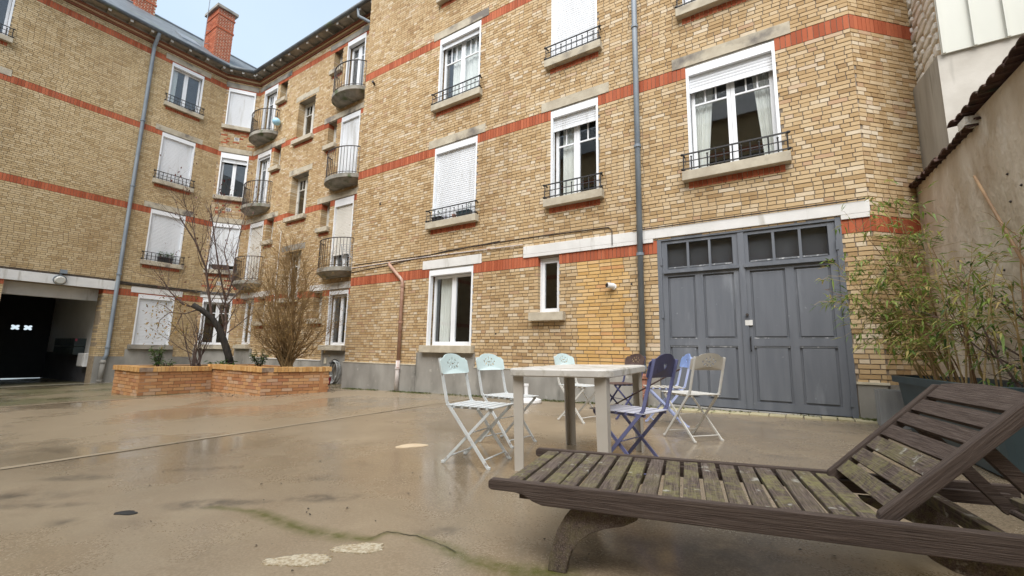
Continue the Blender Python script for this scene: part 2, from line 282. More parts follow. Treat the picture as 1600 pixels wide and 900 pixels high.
# ------------------------------------------------------------------ mesh helpers
WL = {}
def setp(o, label=None, cat=None, group=None, kind=None):
    if label: o['label'] = label
    if cat: o['category'] = cat
    if group: o['group'] = group
    if kind: o['kind'] = kind
    return o
def thing(name, label, cat, loc=(0, 0, 0), group=None):
    o = bpy.data.objects.new(name, None); COL.objects.link(o); o.empty_display_size = .1; o.location = loc; WL[o.name] = Vector(loc)
    return setp(o, label, cat, group)
def link(name, me, loc, parent=None):
    o = bpy.data.objects.new(name, me); COL.objects.link(o); loc = Vector(loc); WL[o.name] = loc
    if parent is not None: o.parent = parent; o.location = loc - WL[parent.name]
    else: o.location = loc
    return o
class MB:
    def __init__(s): s.v = []; s.f = []; s.r = []
    def add(s, vs, fs, rnd=0.):
        b = len(s.v); s.v.extend([tuple(q) for q in vs]); s.f.extend([tuple(i + b for i in f) for f in fs]); s.r.extend([rnd] * len(fs)); return s
    def hexa(s, p, rnd=0., skip=()):     # p: 8 corners, bottom 4 ccw then top 4
        F = [(3, 2, 1, 0), (4, 5, 6, 7), (0, 1, 5, 4), (1, 2, 6, 5), (2, 3, 7, 6), (3, 0, 4, 7)]
        return s.add(p, [f for i, f in enumerate(F) if i not in skip], rnd)
    def box(s, x0, x1, y0, y1, z0, z1, rnd=0.):
        return s.hexa([(x0, y0, z0), (x1, y0, z0), (x1, y1, z0), (x0, y1, z0), (x0, y0, z1), (x1, y0, z1), (x1, y1, z1), (x0, y1, z1)], rnd)
    def fbox(s, F, u0, u1, n0, n1, z0, z1, rnd=0.):   # box in a wall frame, n outward
        return s.hexa([F(u0, n1, z0), F(u1, n1, z0), F(u1, n0, z0), F(u0, n0, z0), F(u0, n1, z1), F(u1, n1, z1), F(u1, n0, z1), F(u0, n0, z1)], rnd)
    def tube(s, pts, r, n=8, cap=True, rnd=0.):
        pts = [Vector(q) for q in pts]; rs = r if isinstance(r, (list, tuple)) else [r] * len(pts); vs = []; fs = []; prev = None
        for i, q in enumerate(pts):
            d = (pts[min(i + 1, len(pts) - 1)] - pts[max(i - 1, 0)])
            if d.length < 1e-9: d = Vector((0, 0, 1))
            d.normalize()
            a = prev - d * prev.dot(d) if prev is not None else d.orthogonal()
            if a.length < 1e-6: a = d.orthogonal()
            a.normalize(); prev = a; b = d.cross(a)
            for k in range(n):
                g = 2 * math.pi * k / n; vs.append(q + (a * math.cos(g) + b * math.sin(g)) * rs[i])
        for i in range(len(pts) - 1):
            for k in range(n): fs.append((i * n + k, i * n + (k + 1) % n, (i + 1) * n + (k + 1) % n, (i + 1) * n + k))
        if cap: fs.append(tuple(range(n - 1, -1, -1))); fs.append(tuple((len(pts) - 1) * n + k for k in range(n)))
        return s.add(vs, fs, rnd)
    def bar(s, a, b, w_, t_, upv=(0, 0, 1), rnd=0.):   # rectangular bar from a to b
        a = Vector(a); b = Vector(b); d = (b - a).normalized(); u_ = Vector(upv); sd_ = d.cross(u_)
        if sd_.length < 1e-5: sd_ = d.orthogonal()
        sd_.normalize(); q = sd_.cross(d); sd_ *= w_ / 2; q *= t_ / 2
        return s.hexa([a - sd_ - q, a + sd_ - q, b + sd_ - q, b - sd_ - q, a - sd_ + q, a + sd_ + q, b + sd_ + q, b - sd_ + q], rnd)
    def lathe(s, prof, n=20, c=(0, 0, 0)):
        vs = []; fs = []
        for r, z in prof:
            for k in range(n): g = 2 * math.pi * k / n; vs.append((c[0] + r * math.cos(g), c[1] + r * math.sin(g), c[2] + z))
        for i in range(len(prof) - 1):
            for k in range(n): fs.append((i * n + k, i * n + (k + 1) % n, (i + 1) * n + (k + 1) % n, (i + 1) * n + k))
        fs.append(tuple(range(n - 1, -1, -1))); fs.append(tuple((len(prof) - 1) * n + k for k in range(n))); return s.add(vs, fs)
    def prism(s, poly, a, b, F=lambda x, y, z: (x, y, z)):  # poly in (x,z) extruded along y from a to b
        n = len(poly); vs = [F(x, a, z) for x, z in poly] + [F(x, b, z) for x, z in poly]
        fs = [tuple(range(n)), tuple(range(2 * n - 1, n - 1, -1))] + [(i, i + n, (i + 1) % n + n, (i + 1) % n) for i in range(n)]
        return s.add(vs, fs)
    def mesh(s, name, mat, off=(0, 0, 0), smooth=False):
        me = bpy.data.meshes.new(name); ox, oy, oz = off
        me.from_pydata([(x - ox, y - oy, z - oz) for x, y, z in s.v], [], s.f)
        at = me.attributes.new('rnd', 'FLOAT', 'FACE'); at.data.foreach_set('value', s.r)
        me.materials.append(MATS[mat])
        if smooth: me.polygons.foreach_set('use_smooth', [True] * len(me.polygons))
        return me
    def build(s, name, mat, parent=None, smooth=False, bevel=0, fix=True):
        xs = [q[0] for q in s.v]; ys = [q[1] for q in s.v]; zs = [q[2] for q in s.v]
        c = ((min(xs) + max(xs)) / 2, (min(ys) + max(ys)) / 2, min(zs)); me = s.mesh(name, mat, c, smooth)
        if fix:
            bm = bmesh.new(); bm.from_mesh(me); bmesh.ops.recalc_face_normals(bm, faces=bm.faces)
            if bevel: bmesh.ops.bevel(bm, geom=bm.edges[:], offset=bevel, segments=2, affect='EDGES', profile=.5, clamp_overlap=True)
            bm.to_mesh(me); bm.free()
        return link(name, me, c, parent)
def frame(O, Ud, N):
    O = Vector(O); Ud = Vector(Ud).normalized(); N = Vector(N).normalized()
    return lambda u, n, z: (O.x + Ud.x * u + N.x * n, O.y + Ud.y * u + N.y * n, z)
def plate_with_holes(outer, holes, thick, F):
    """flat plate (x,z) outline with real holes, thickness along local y"""
    bm = bmesh.new(); ed = []
    for loop in [outer] + holes:
        vs = [bm.verts.new((x, 0, z)) for x, z in loop]
        ed += [bm.edges.new((vs[i], vs[(i + 1) % len(vs)])) for i in range(len(vs))]
    bmesh.ops.triangle_fill(bm, use_beauty=True, use_dissolve=False, edges=ed)
    r = bmesh.ops.extrude_face_region(bm, geom=bm.faces[:])
    for e in r['geom']:
        if isinstance(e, bmesh.types.BMVert): e.co.y += thick
    bmesh.ops.recalc_face_normals(bm, faces=bm.faces); bm.verts.index_update()
    mb = MB(); mb.add([F(*q.co) for q in bm.verts], [[q.index for q in f.verts] for f in bm.faces]); bm.free(); return mb

# ================================================================== GROUND
def seg_dist(p, a, b):
    ab = b - a; t_ = max(0, min(1, (p - a).dot(ab) / max(ab.length_squared, 1e-9))); return (p - a - ab * t_).length
def make_ground():
    X0, X1, Y0, Y1, st = -8., 3., 0., 8.6, .036
    nx = int((X1 - X0) / st); ny = int(round((Y1 - Y0) / st)); vs = []; mo = []; sn = []
    ml = [onG(*q).to_2d() for q in ((250, 797), (330, 792), (400, 800), (475, 828), (540, 840), (580, 843), (605, 831), (650, 838), (690, 852), (740, 878), (800, 892), (880, 897))]
    mw = [.005, .012, .05, .075, .06, .02, .012, .02, .04, .065, .085, .09]
    sp = [(onG(*q[:2]).to_2d(), q[2], q[3], q[4]) for q in ((130, 746, .25, .07, .8), (322, 788, .22, .07, .9), (300, 733, .2, .05, .6), (508, 778, .2, .06, .9), (505, 747, .2, .06, .5),
          (40, 775, .35, .1, .5), (690, 831, .12, .05, .6), (95, 817, .08, .05, .7), (1010, 855, .3, .12, .5), (1150, 865, .35, .15, .6), (60, 790, .3, .04, .6), (380, 785, .16, .04, .8), (20, 775, .12, .06, .8), (900, 870, .15, .1, .6))]  # floor stains, plus darker spots set beneath the lounger
    for j in range(ny + 1):
        for i in range(nx + 1):
            x = X0 + (X1 - X0) * i / nx; y = Y0 + (Y1 - Y0) * j / ny; vs.append((x, y, gz(x, y))); p = Vector((x, y)); v = 0.
            if y < 3.2 and x > -4:
                for k in range(len(ml) - 1):
                    d = seg_dist(p, ml[k], ml[k + 1]); ww = (mw[k] + mw[k + 1]) / 2
                    v = max(v, max(0, 1 - d / (ww * 1.15)))
            v = max(v, .9 * max(0, 1 - abs(y - 7.46) / .26) * (.4 + .6 * math.sin(x * 2.3) ** 2)); mo.append(min(1, v * 1.2)); q = 0.
            for c, ra, rb, a in sp:
                dx = (p - c).dot(Vector((.80, .60))); dy = (p - c).dot(Vector((-.60, .80))); d = math.hypot(dx / (ra * 1.3), dy / (rb * 1.6))
                if d < 1: q = max(q, a * (1 - d * d))
            sn.append(q)
    fs = [(j * (nx + 1) + i, j * (nx + 1) + i + 1, (j + 1) * (nx + 1) + i + 1, (j + 1) * (nx + 1) + i) for j in range(ny) for i in range(nx)]
    gx = [-90, X0, X1, 70]; gy = [-70, Y0, Y1, 90]; b = len(vs)
    for y in gy:
        for x in gx: vs.append((x, y, gz(x, y))); mo.append(0); sn.append(0)
    for j in range(3):
        for i in range(3):
            if (i, j) != (1, 1): fs.append((b + j * 4 + i, b + j * 4 + i + 1, b + j * 4 + i + 5, b + j * 4 + i + 4))
    me = bpy.data.meshes.new('ground'); me.from_pydata(vs, [], fs); me.materials.append(MATS['wet_concrete'])
    for nm, dat in (('moss', mo), ('stain', sn)): me.attributes.new(nm, 'FLOAT', 'POINT').data.foreach_set('value', dat)
    return setp(link('ground', me, (0, 0, 0)), kind='structure')
ground = make_ground()
def flat_patch(name, mat, c, pts, lift, th=.0):
    mb = MB(); n = len(pts); vs = [(x, y, gz(x, y) + lift) for x, y in pts] + [(x, y, gz(x, y) - .02) for x, y in pts]
    mb.add(vs, [tuple(range(n))] + [(i, i + n, (i + 1) % n + n, (i + 1) % n) for i in range(n)]); return mb.build(name, mat, ground)
def blob(c, a, b, ang, n=26, j=.16):
    o = []
    for k in range(n):
        g = 2 * math.pi * k / n; rr = 1 + U(-j, j) + .12 * math.sin(3 * g + c.x); x = a * rr * math.cos(g); y = b * rr * math.sin(g)
        o.append((c.x + x * math.cos(ang) - y * math.sin(ang), c.y + x * math.sin(ang) + y * math.cos(ang)))
    return o
for px, py, a, b, ang in ((643, 697, .15, .085, .9), (468, 877, .135, .055, .62), (562, 858, .11, .055, .6)):
    flat_patch('repair_patch', 'repair_mortar' if py > 800 else 'repair_smooth', None, blob(onG(px, py), a, b, ang, 46, .13 if py > 800 else .05), .005)
def ribbon(px, w_):
    P = []
    for k in range(len(px) - 1):
        a = onG(*px[k]); b = onG(*px[k + 1])
        for q in range(5): P.append(a.lerp(b, q / 5) + Vector((U(-.004, .004), U(-.004, .004), 0)))
    vs = []; n = len(P)
    for k in range(n):
        d = (P[min(k + 1, n - 1)] - P[max(k - 1, 0)]).to_2d().normalized(); q = w_ * U(.3, 1) * (0.2 if k in (0, n - 1) else 1)
        for s_ in (-1, 1): x = P[k].x - d.y * q * s_; y = P[k].y + d.x * q * s_; vs.append((x, y, gz(x, y) + .003))
    MB().add(vs, [(2 * k, 2 * k + 1, 2 * k + 3, 2 * k + 2) for k in range(n - 1)]).build('crack', 'crack_dark', ground)
pm('crack_dark', (.035, .035, .016), (.075, .07, .035), 20, .8)
ribbon([(575, 843), (605, 831), (650, 838), (690, 852), (720, 868)], .0035)
flat_patch('drain_hole', 'rubber_black', None, blob(onG(197, 802), .065, .03, .5, 14), .004)
def strip(x0, y0, x1, y1, w_, lift, mat, name, n=60):
    pts = []; 
    for k in range(n + 1): t_ = k / n; pts.append((x0 + (x1 - x0) * t_ - w_ * U(.35, .6), y0 + (y1 - y0) * t_))
    for k in range(n, -1, -1): t_ = k / n; pts.append((x0 + (x1 - x0) * t_ + w_ * U(.35, .6), y0 + (y1 - y0) * t_))
    mb = MB(); m_ = len(pts); vs = [(x, y, gz(x, y) + lift) for x, y in pts]
    mb.add(vs, [(k, 2 * n + 1 - k, 2 * n - k, k + 1) for k in range(n)]); return mb.build(name, mat, ground)
strip(-5.02, -6, -5.52, 7.3, .09, .005, 'joint_line', 'slab_joint'); strip(-11.85, -6, -11.6, 3.69, .12, .005, 'joint_line', 'slab_joint')
setp(strip(-18.9, 1.0, -18.9, 5.0, .16, .03, 'concrete', 'threshold_kerb', 20))

# ================================================================== WALLS OF BRICK
HEAD = [2.77, 5.86, 8.87, 11.77]; BB = [2.595, 5.675, 8.72, 11.67]; BT = [2.83, 5.905, 8.945, 11.895]
SILL = [.97, 3.92, 6.99, 10.06]
CAND = []; RCAND = []
def brick(mb, F, u0, u1, z0, z1, proud, back, rnd, mat, sep, sink):
    if sep:
        c = F((u0 + u1) / 2, 0, (z0 + z1) / 2); q = proj(c)
        if q and -20 < q[0] < 1620 and -20 < q[1] < 920:
            a = proj(F(u0, 0, z0)); b = proj(F(u1, 0, z1)); e = proj(F(u1, 0, z0)); f_ = proj(F(u0, 0, z1))
            ar = abs((b[0] - a[0]) * (f_[1] - e[1]) - (b[1] - a[1]) * (f_[0] - e[0])) / 2
            sink.append((ar, F, u0, u1, z0, z1, proud, back, rnd, mat, mb)); return
    mb.hexa([F(u0, proud, z0), F(u1, proud, z0), F(u1, back, z0), F(u0, back, z0), F(u0, proud, z1), F(u1, proud, z1), F(u1, back, z1), F(u0, back, z1)], rnd, skip=(4,))
def make_wall(bld, O, Ud, N, Lw, zb, zt, ops, levels, plinth, mat, mort, excl=(), sep=False, patch=None, pattern=None, plinth_mat='concrete', red_under=(), j=.0125, course=.0668, zstop=None):
    F = frame(O, Ud, N)
    us = sorted({0, Lw} | {o[0] for o in ops} | {o[1] for o in ops}); zs = sorted({zb, zt} | {o[2] for o in ops} | {o[3] for o in ops})
    us = [q for q in us if 0 <= q <= Lw]; zs = [q for q in zs if zb <= q <= zt]; mb = MB()
    for i in range(len(us) - 1):
        for k in range(len(zs) - 1):
            uc = (us[i] + us[i + 1]) / 2; zc = (zs[k] + zs[k + 1]) / 2
            if any(o[0] < uc < o[1] and o[2] < zc < o[3] for o in ops): continue
            mb.add([F(us[i], 0, zs[k]), F(us[i + 1], 0, zs[k]), F(us[i + 1], 0, zs[k + 1]), F(us[i], 0, zs[k + 1])], [(0, 1, 2, 3)])
    for o in ops:
        a, b, c, d, dep = o; Q = [F(a, 0, c), F(b, 0, c), F(b, 0, d), F(a, 0, d), F(a, -dep, c), F(b, -dep, c), F(b, -dep, d), F(a, -dep, d)]
        mb.add(Q, [(0, 4, 5, 1), (1, 5, 6, 2), (2, 6, 7, 3), (3, 7, 4, 0)])
    wl = mb.build('brick_wall', mort, bld, fix=False)
    mbs = {mat: MB(), 'brick_red': MB(), 'brick_yellow': MB()}
    bands = [(BB[k], BT[k]) for k in levels if BB[k] < zt]
    cur = plinth; segs = []
    for b0, b1 in bands: segs.append((cur, b0)); cur = b1
    segs.append((cur, zt)); row = 0
    def spans(z0, z1):
        zc = (z0 + z1) / 2; bl = [(o[0], o[1], o[4]) for o in ops if o[2] < zc < o[3]] + [(e[0], e[1], None) for e in excl if e[2] < zc < e[3]]
        bl.sort(key=lambda q: q[0]); out = []; c = 0.; cd_ = None
        for a, b, d in bl:
            if a > c: out.append((c, a, cd_, d))
            if b > c: c = b; cd_ = d
        if c < Lw: out.append((c, Lw, cd_, None))
        return out
    for s0, s1 in segs:
        n = max(1, round((s1 - s0) / course)); h = (s1 - s0) / n
        for k in range(n):
            z0 = s0 + k * h + j / 2; z1 = s0 + (k + 1) * h - j / 2; row += 1
            if zstop and z0 > zstop: break
            for a, b, da, db in spans(z0, z1):
                u = a - U(0, .06) - (.06 if row % 2 else .17); tog = row % 2
                while u < b:
                    ln = (.225 if (row % 2 == 0 and (tog or R() < .15)) or R() < .06 else .106); tog = 0 if (tog and R() < .7) else 1
                    if patch and patch[0] < u + .1 < patch[1] and patch[2] < z0 < patch[3]: ln = .215
                    e0 = max(a, u); e1 = min(b, u + ln); u = u + ln + j
                    if b - u < .045: e1 = b; u = b
                    if e1 - e0 < .035: continue
                    back = -.012
                    if e0 <= a + 1e-6 and da is not None: back = -da; e0 = a - .004
                    if e1 >= b - 1e-6 and db is not None: back = -db; e1 = b + .004
                    m_ = mat; uc = (e0 + e1) / 2; zc = (z0 + z1) / 2
                    if patch and patch[0] < uc < patch[1] and patch[2] < zc < patch[3]: m_ = 'brick_yellow'
                    if pattern and any(p[0] < uc < p[1] and p[2] < zc < p[3] for p in pattern) and R() < .27: m_ = 'brick_red'
                    brick(mbs[m_], F, e0, e1, z0 + U(-.0015, .0015), z1 + U(-.0015, .0015), .009 + U(0, .005), back, R(), m_, sep, CAND)
    for b0, b1 in [q for q in bands]:
        for a, b, da, db in spans(b0, b1):
            n = max(1, round((b - a) / .073)); st = (b - a) / n
            for k in range(n):
                back = -.012
                if k == 0 and da is not None: back = -da
                if k == n - 1 and db is not None: back = -db
                brick(mbs['brick_red'], F, a + k * st + (.004 if k or da is None else -.004), a + (k + 1) * st - (.004 if k < n - 1 or db is None else -.004), b0 + .006, b1 - .006, .008 + U(0, .004), back, R(), 'brick_red', sep, RCAND)
    for a, b, z0, z1 in red_under:
        n = max(1, round((b - a) / .073)); st = (b - a) / n
        for k in range(n): brick(mbs['brick_red'], F, a + k * st + .004, a + (k + 1) * st - .004, z0, z1, .016 + U(0, .003), -.01, R(), 'brick_red', sep, RCAND)
    return F, wl, mbs
def finish_walls(wl, mbs):
    for m_, b in mbs.items():
        if b.f: setp(b.build('brickwork', m_, wl, fix=False), kind='stuff')
def pick_bricks(wl, cand, name, limit=300):
    cand.sort(key=lambda q: -q[0]); cache = {}
    for c in cand[limit:]:
        _, F, u0, u1, z0, z1, pr, back, rn, mat, mb = c; brick(mb, F, u0, u1, z0, z1, pr, back, rn, mat, False, None)
    for _, F, u0, u1, z0, z1, pr, back, rn, mat, mb in cand[:limit]:
        key = (round(u1 - u0, 3), round(z1 - z0, 3), round(pr, 3), round(back, 3), mat, F)
        p = F((u0 + u1) / 2, 0, (z0 + z1) / 2)
        if key not in cache:
            b = MB(); zc = (z0 + z1) / 2
            b.hexa([F(u0, pr, z0), F(u1, pr, z0), F(u1, back, z0), F(u0, back, z0), F(u0, pr, z1), F(u1, pr, z1), F(u1, back, z1), F(u0, back, z1)], 0.)
            cache[key] = b.mesh(name, mat, p)
        o = link(name, cache[key], p, wl); o.rotation_euler = (U(-.004, .004), U(-.004, .004), U(-.006, .006))

# ------------------------------------------------------------------ windows
def win_box(W): return (W['u0'], W['u1'], W['z0'], W['z1'], W.get('dep', .2))
def grid_sash(mb, F, u0, u1, z0, z1, n0, n1, w_=.055, bot=.08, munt=None):
    mb.fbox(F, u0, u0 + w_, n0, n1, z0, z1).fbox(F, u1 - w_, u1, n0, n1, z0, z1)
    mb.fbox(F, u0 + w_, u1 - w_, n0, n1 - .002, z1 - w_, z1).fbox(F, u0 + w_, u1 - w_, n0, n1 - .002, z0, z0 + bot)
    if munt:
        zm, cnt = munt; mb.fbox(F, u0 + w_, u1 - w_, n0 + .01, n1 - .008, zm - .015, zm + .015)
        for k in range(1, cnt): uu = u0 + w_ + (u1 - u0 - 2 * w_) * k / cnt; mb.fbox(F, uu - .012, uu + .012, n0 + .012, n1 - .01, zm + .015, z1 - w_)
def window(bld, F, W):
    u0, u1, z0, z1 = W['u0'], W['u1'], W['z0'], W['z1']; dep = W.get('dep', .2); sh = W.get('shut'); fm = W.get('mat', 'pvc_white')
    mb = MB(); gw = .05; ztop = z1
    if sh is not None:
        mb.fbox(F, u0 + .006, u0 + gw, -.085, .014, z0 + .012, z1 - .006).fbox(F, u1 - gw, u1 - .006, -.085, .014, z0 + .012, z1 - .006)
        hb = W.get('boxh', .15); mb.fbox(F, u0 + gw, u1 - gw, -.12, .012, z1 - hb, z1 - .006); ztop = z1 - hb
    else:
        mb.fbox(F, u0 + .005, u0 + .04, -dep + .01, -dep + .075, z0 + .012, z1 - .006).fbox(F, u1 - .04, u1 - .005, -dep + .01, -dep + .075, z0 + .012, z1 - .006)
        mb.fbox(F, u0 + .04, u1 - .04, -dep + .01, -dep + .07, z1 - .045, z1 - .006)
    win = mb.build('window', fm, bld)
    a, b = (u0 + gw, u1 - gw) if sh is not None else (u0 + .04, u1 - .04); n0, n1 = -dep + .012, -dep + .062; zt_ = ztop if sh is not None else z1 - .045
    closed = sh is not None and sh > .97
    if not closed:
        lv = W.get('leaves', 2); lw = (b - a) / lv
        for k in range(lv):
            s_ = MB(); mt = W.get('munt'); zm = zt_ - mt[0] if mt else None
            grid_sash(s_, F, a + k * lw + .002, a + (k + 1) * lw - .002, z0 + .015, zt_ - .002, n0, n1, W.get('sw', .06), W.get('bot', .09), (zm, mt[1]) if mt else None)
            s_.build('sash', W.get('smat', fm), win)
            g_ = MB().fbox(F, a + k * lw + .05, a + (k + 1) * lw - .05, n0 + .02, n0 + .026, z0 + .06, zt_ - .04); g_.build('pane', 'glass', win)
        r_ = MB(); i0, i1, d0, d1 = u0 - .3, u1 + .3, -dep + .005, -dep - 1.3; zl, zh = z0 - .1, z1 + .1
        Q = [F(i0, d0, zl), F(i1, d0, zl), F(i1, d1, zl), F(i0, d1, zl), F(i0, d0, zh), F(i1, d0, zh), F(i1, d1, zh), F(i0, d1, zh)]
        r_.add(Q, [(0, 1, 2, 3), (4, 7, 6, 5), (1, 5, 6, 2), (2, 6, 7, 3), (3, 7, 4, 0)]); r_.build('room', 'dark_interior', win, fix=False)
        for (c0, c1, taper) in W.get('curt', ()):
            c_ = MB(); nn = 26; top = []; bo = []
            for k in range(nn + 1):
                t_ = k / nn; uu = c0 + (c1 - c0) * t_; wv = .018 * math.sin(k * 1.9) + .01 * math.sin(k * .8)
                top.append(F(uu, -dep - .045 + wv, zt_ - .02)); ub = c0 + (c1 - c0) * t_ * (1 - taper) if taper >= 0 else c1 + (c0 - c1) * (1 - t_) * (1 + taper)
                bo.append(F(ub, -dep - .045 + wv, z0 + .05))
            c_.add(top + bo, [(k, k + 1, nn + 2 + k, nn + 1 + k) for k in range(nn)]); c_.build('curtain', 'curtain', win, smooth=True, fix=False)
    if sh:
        s_ = MB(); zb_ = ztop - (ztop - z0 - .015) * sh; n = max(2, int(round((ztop - zb_) / .052))); st = (ztop - zb_) / n
        for k in range(n):
            za = ztop - k * st; zc = ztop - (k + 1) * st
            P = [F(a - .004, -.062, za), F(b + .004, -.062, za), F(b + .004, -.050, za - .007), F(a - .004, -.050, za - .007), F(b + .004, -.048, (za + zc) / 2), F(a - .004, -.048, (za + zc) / 2), F(b + .004, -.052, zc + .002), F(a - .004, -.052, zc + .002), F(b + .004, -.062, zc), F(a - .004, -.062, zc)]
            s_.add(P, [(0, 3, 2, 1), (3, 5, 4, 2), (5, 7, 6, 4), (7, 9, 8, 6)])
        s_.fbox(F, a - .004, b + .004, -.066, -.045, zb_ - .04, zb_ + .002)
        s_.build('roller_shutter', W.get('shmat', 'shutter_white'), win, fix=False)
    if W.get('sill', True):
        e = W.get('sille', .10); MB().fbox(F, u0 - e, u1 + e, -dep + .0, W.get('sillp', .14), z0 - .15, z0 + .012).build('sill', W.get('sillmat', 'stone'), win, bevel=.008)
    if W.get('lintel'):
        e = W.get('linte', .22); MB().fbox(F, u0 - e, u1 + e, -.01, .022, z1 + .035, z1 + .245).build('lintel', W['lintel'], win, bevel=.004)
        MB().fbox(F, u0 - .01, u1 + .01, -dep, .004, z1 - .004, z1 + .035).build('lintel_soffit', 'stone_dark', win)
    if W.get('rail'):
        r_ = MB(); e = .07; n_ = .115; zs = z0 + .02; h = .29; pts = [F(u0 - e, n_, zs + h), F(u1 + e, n_, zs + h)]
        r_.bar(*pts, .022, .022); r_.bar(F(u0 - e, n_, zs + .03), F(u1 + e, n_, zs + .03), .018, .018); r_.bar(F(u0 - e, n_, zs + .16), F(u1 + e, n_, zs + .16), .013, .013)
        nb = max(4, int(round((u1 - u0 + 2 * e) / .135)))
        if nb % 2: nb += 1
        for k in range(nb + 1):
            uu = u0 - e + (u1 - u0 + 2 * e) * k / nb
            r_.bar(F(uu, n_, zs - .008), F(uu, n_, zs + (h if k % 2 == 0 else .225)), .015, .015, upv=(1, 1, 0))
            if k % 2: r_.lathe([(.004, -.016), (.016, -.006), (.016, .008), (.005, .018)], 8, F(uu, n_, zs + .232))
        for uu in (u0 - e, u1 + e):
            for zz in (zs + h, zs + .03):
                r_.bar(F(uu, n_ + .02, zz), F(uu, -.005, zz), .02, .02); r_.lathe([(.005, -.024), (.024, -.012), (.027, .003), (.02, .016), (.005, .024)], 10, F(uu + (-.02 if uu < u0 else .02), n_, zz))
        r_.build('railing', 'iron_black', win)
    if W.get('under', True) and W.get('sill', True): W['ru'] = (u0 - .02, u1 + .0, z0 - .15 - .105, z0 - .152)
    return win

# ================================================================== BUILDINGS
def reds(Ws): return [(W['u0'] - .02, W['u1'] + .02, W['z0'] - .262, W['z0'] - .152) for W in Ws if W.get('sill', True) and W.get('under', True)]
def pipe(bld, pts, r, mat, name='downpipe', n=10, rings=()):
    o = MB().tube(pts, r, n).build(name, mat, bld, smooth=True, fix=False)
    for z in rings:
        for k in range(len(pts) - 1):
            a, b = Vector(pts[k]), Vector(pts[k + 1])
            if min(a.z, b.z) <= z <= max(a.z, b.z): q = a.lerp(b, (z - a.z) / (b.z - a.z)); MB().lathe([(r * 1.02, -.03), (r * 1.3, -.025), (r * 1.3, .025), (r * 1.02, .03)], 12, q).build('pipe_collar', mat, o)
    return o
# ---------- main block with the garage doors
BX = -10.25
bB = thing('apartment_building', 'tan brick apartment block with grey double garage doors and iron window rails', 'building', (-4.6, 7.5, gz(-4.6, 7.5)))
def WB(x0, x1, lv, **k): d = dict(u0=x0 - BX, u1=x1 - BX, z0=SILL[lv], z1=HEAD[lv]); d.update(k); return d
WSB = [WB(-7.29, -5.95, 0, z0=.985, shut=0., boxh=.13, lintel='white_paint', under=False, curt=((-7.1 - BX, -6.75 - BX, .15),), rail=False, munt=None),
       WB(-7.29, -5.95, 1, shut=.94, lintel='stone', rail=True),
       WB(-7.29, -5.95, 2, shut=.05, lintel='stone', rail=True, munt=(.52, 3), curt=((-7.02 - BX, -6.0 - BX, 0),)),  # curtain added across most of the panes to make them look pale
       WB(-7.29, -5.95, 3, shut=1., rail=True),
       WB(-4.30, -3.82, 0, z0=1.64, leaves=1, sille=.14, under=False, dep=.16),
       WB(-4.03, -2.98, 1, shut=.14, lintel='stone', rail=True, munt=(.60, 2), curt=((-3.86 - BX, -3.55 - BX, .1),)),
       WB(-4.03, -2.98, 2, shut=.90, lintel='stone', rail=True), WB(-4.03, -2.98, 3, shut=1., rail=True),
       WB(-1.36, -.01, 1, shut=.15, lintel='stone', rail=True, munt=(.50, 3), curt=((-1.27 - BX, -.95 - BX, .45), (-.38 - BX, -.10 - BX, -.45))),
       WB(-1.36, -.01, 2, shut=.9, lintel='stone', rail=True), WB(-1.36, -.01, 3, shut=1., rail=True)]
GX0, GX1, GZ1 = -1.94, .61, 2.855
opsB = [win_box(W) for W in WSB] + [(GX0 - BX, GX1 - BX, -.5, GZ1, .12)]
PL = .535
exB = [(-7.55 - BX, -5.85 - BX, .5, .84)]
FB, wlB, mbB = make_wall(bB, (BX, 7.5, 0), (1, 0, 0), (0, -1, 0), 11.18, -.6, 12.5, opsB, (0, 1, 2, 3), PL, 'brick_tan', 'mortar', excl=exB, sep=True, patch=(-3.40 - BX, -2.50 - BX, .5, 2.6), red_under=reds(WSB))
FE, wlE, mbE = make_wall(bB, (.93, 7.5, 0), (1, 1, 0), (1, -1, 0), 1.34, -.6, 12.5, [], (0, 1, 2, 3), PL, 'brick_tan', 'mortar', sep=True)
_, wlR, mbR = make_wall(bB, (BX, 8.6, 0), (0, -1, 0), (-1, 0, 0), 1.1, -.6, 12.5, [], (0, 1, 2, 3), PL, 'brick_tan', 'mortar', sep=False)
pick_bricks(wlB, CAND, 'brick'); pick_bricks(wlB, RCAND, 'red_brick')
finish_walls(wlB, mbB); finish_walls(wlE, mbE); finish_walls(wlR, mbR)
for W in WSB: window(bB, FB, W)
# plinth
for x0, x1 in ((BX - .03, -7.57), (-7.57, -5.83), (-5.83, GX0 - .01)):
    top = PL if x0 != -7.57 else .83
    MB().fbox(FB, x0 - BX, x1 - BX, -.01, .035 if top == PL else .028, -.6, top).build('plinth', 'concrete', bB)
    if top == PL: MB().fbox(FB, x0 - BX, x1 - BX, 0, .045, PL, PL + .022).build('plinth_edge', 'cream_edge', bB)
MB().fbox(FB, GX1 - BX + .01, 11.18, -.01, .04, -.6, PL).build('plinth', 'concrete', bB); MB().fbox(FB, GX1 - BX, 11.18 + .02, 0, .055, PL, PL + .03).build('plinth_edge', 'cream_edge', bB)
MB().fbox(FE, 0, 1.34, -.01, .04, -.6, PL).build('plinth', 'concrete', bB)
MB().fbox(FB, -4.64 - BX, 11.19, -.01, .035, 2.865, 3.035).build('lintel_beam', 'white_paint', bB, bevel=.004)
MB().fbox(FB, -4.64 - BX, -2.0 - BX, -.01, .033, 2.80, 2.8645).build('lintel_beam', 'white_paint', bB)
MB().fbox(FB, GX1 - BX + .004, 11.18, -.01, .033, 2.80, 2.8645).build('lintel_beam', 'white_paint', bB)
MB().fbox(FB, -.1, 11.3, -4.5, .40, 12.5, 12.62).build('eaves', 'stone_dark', bB)
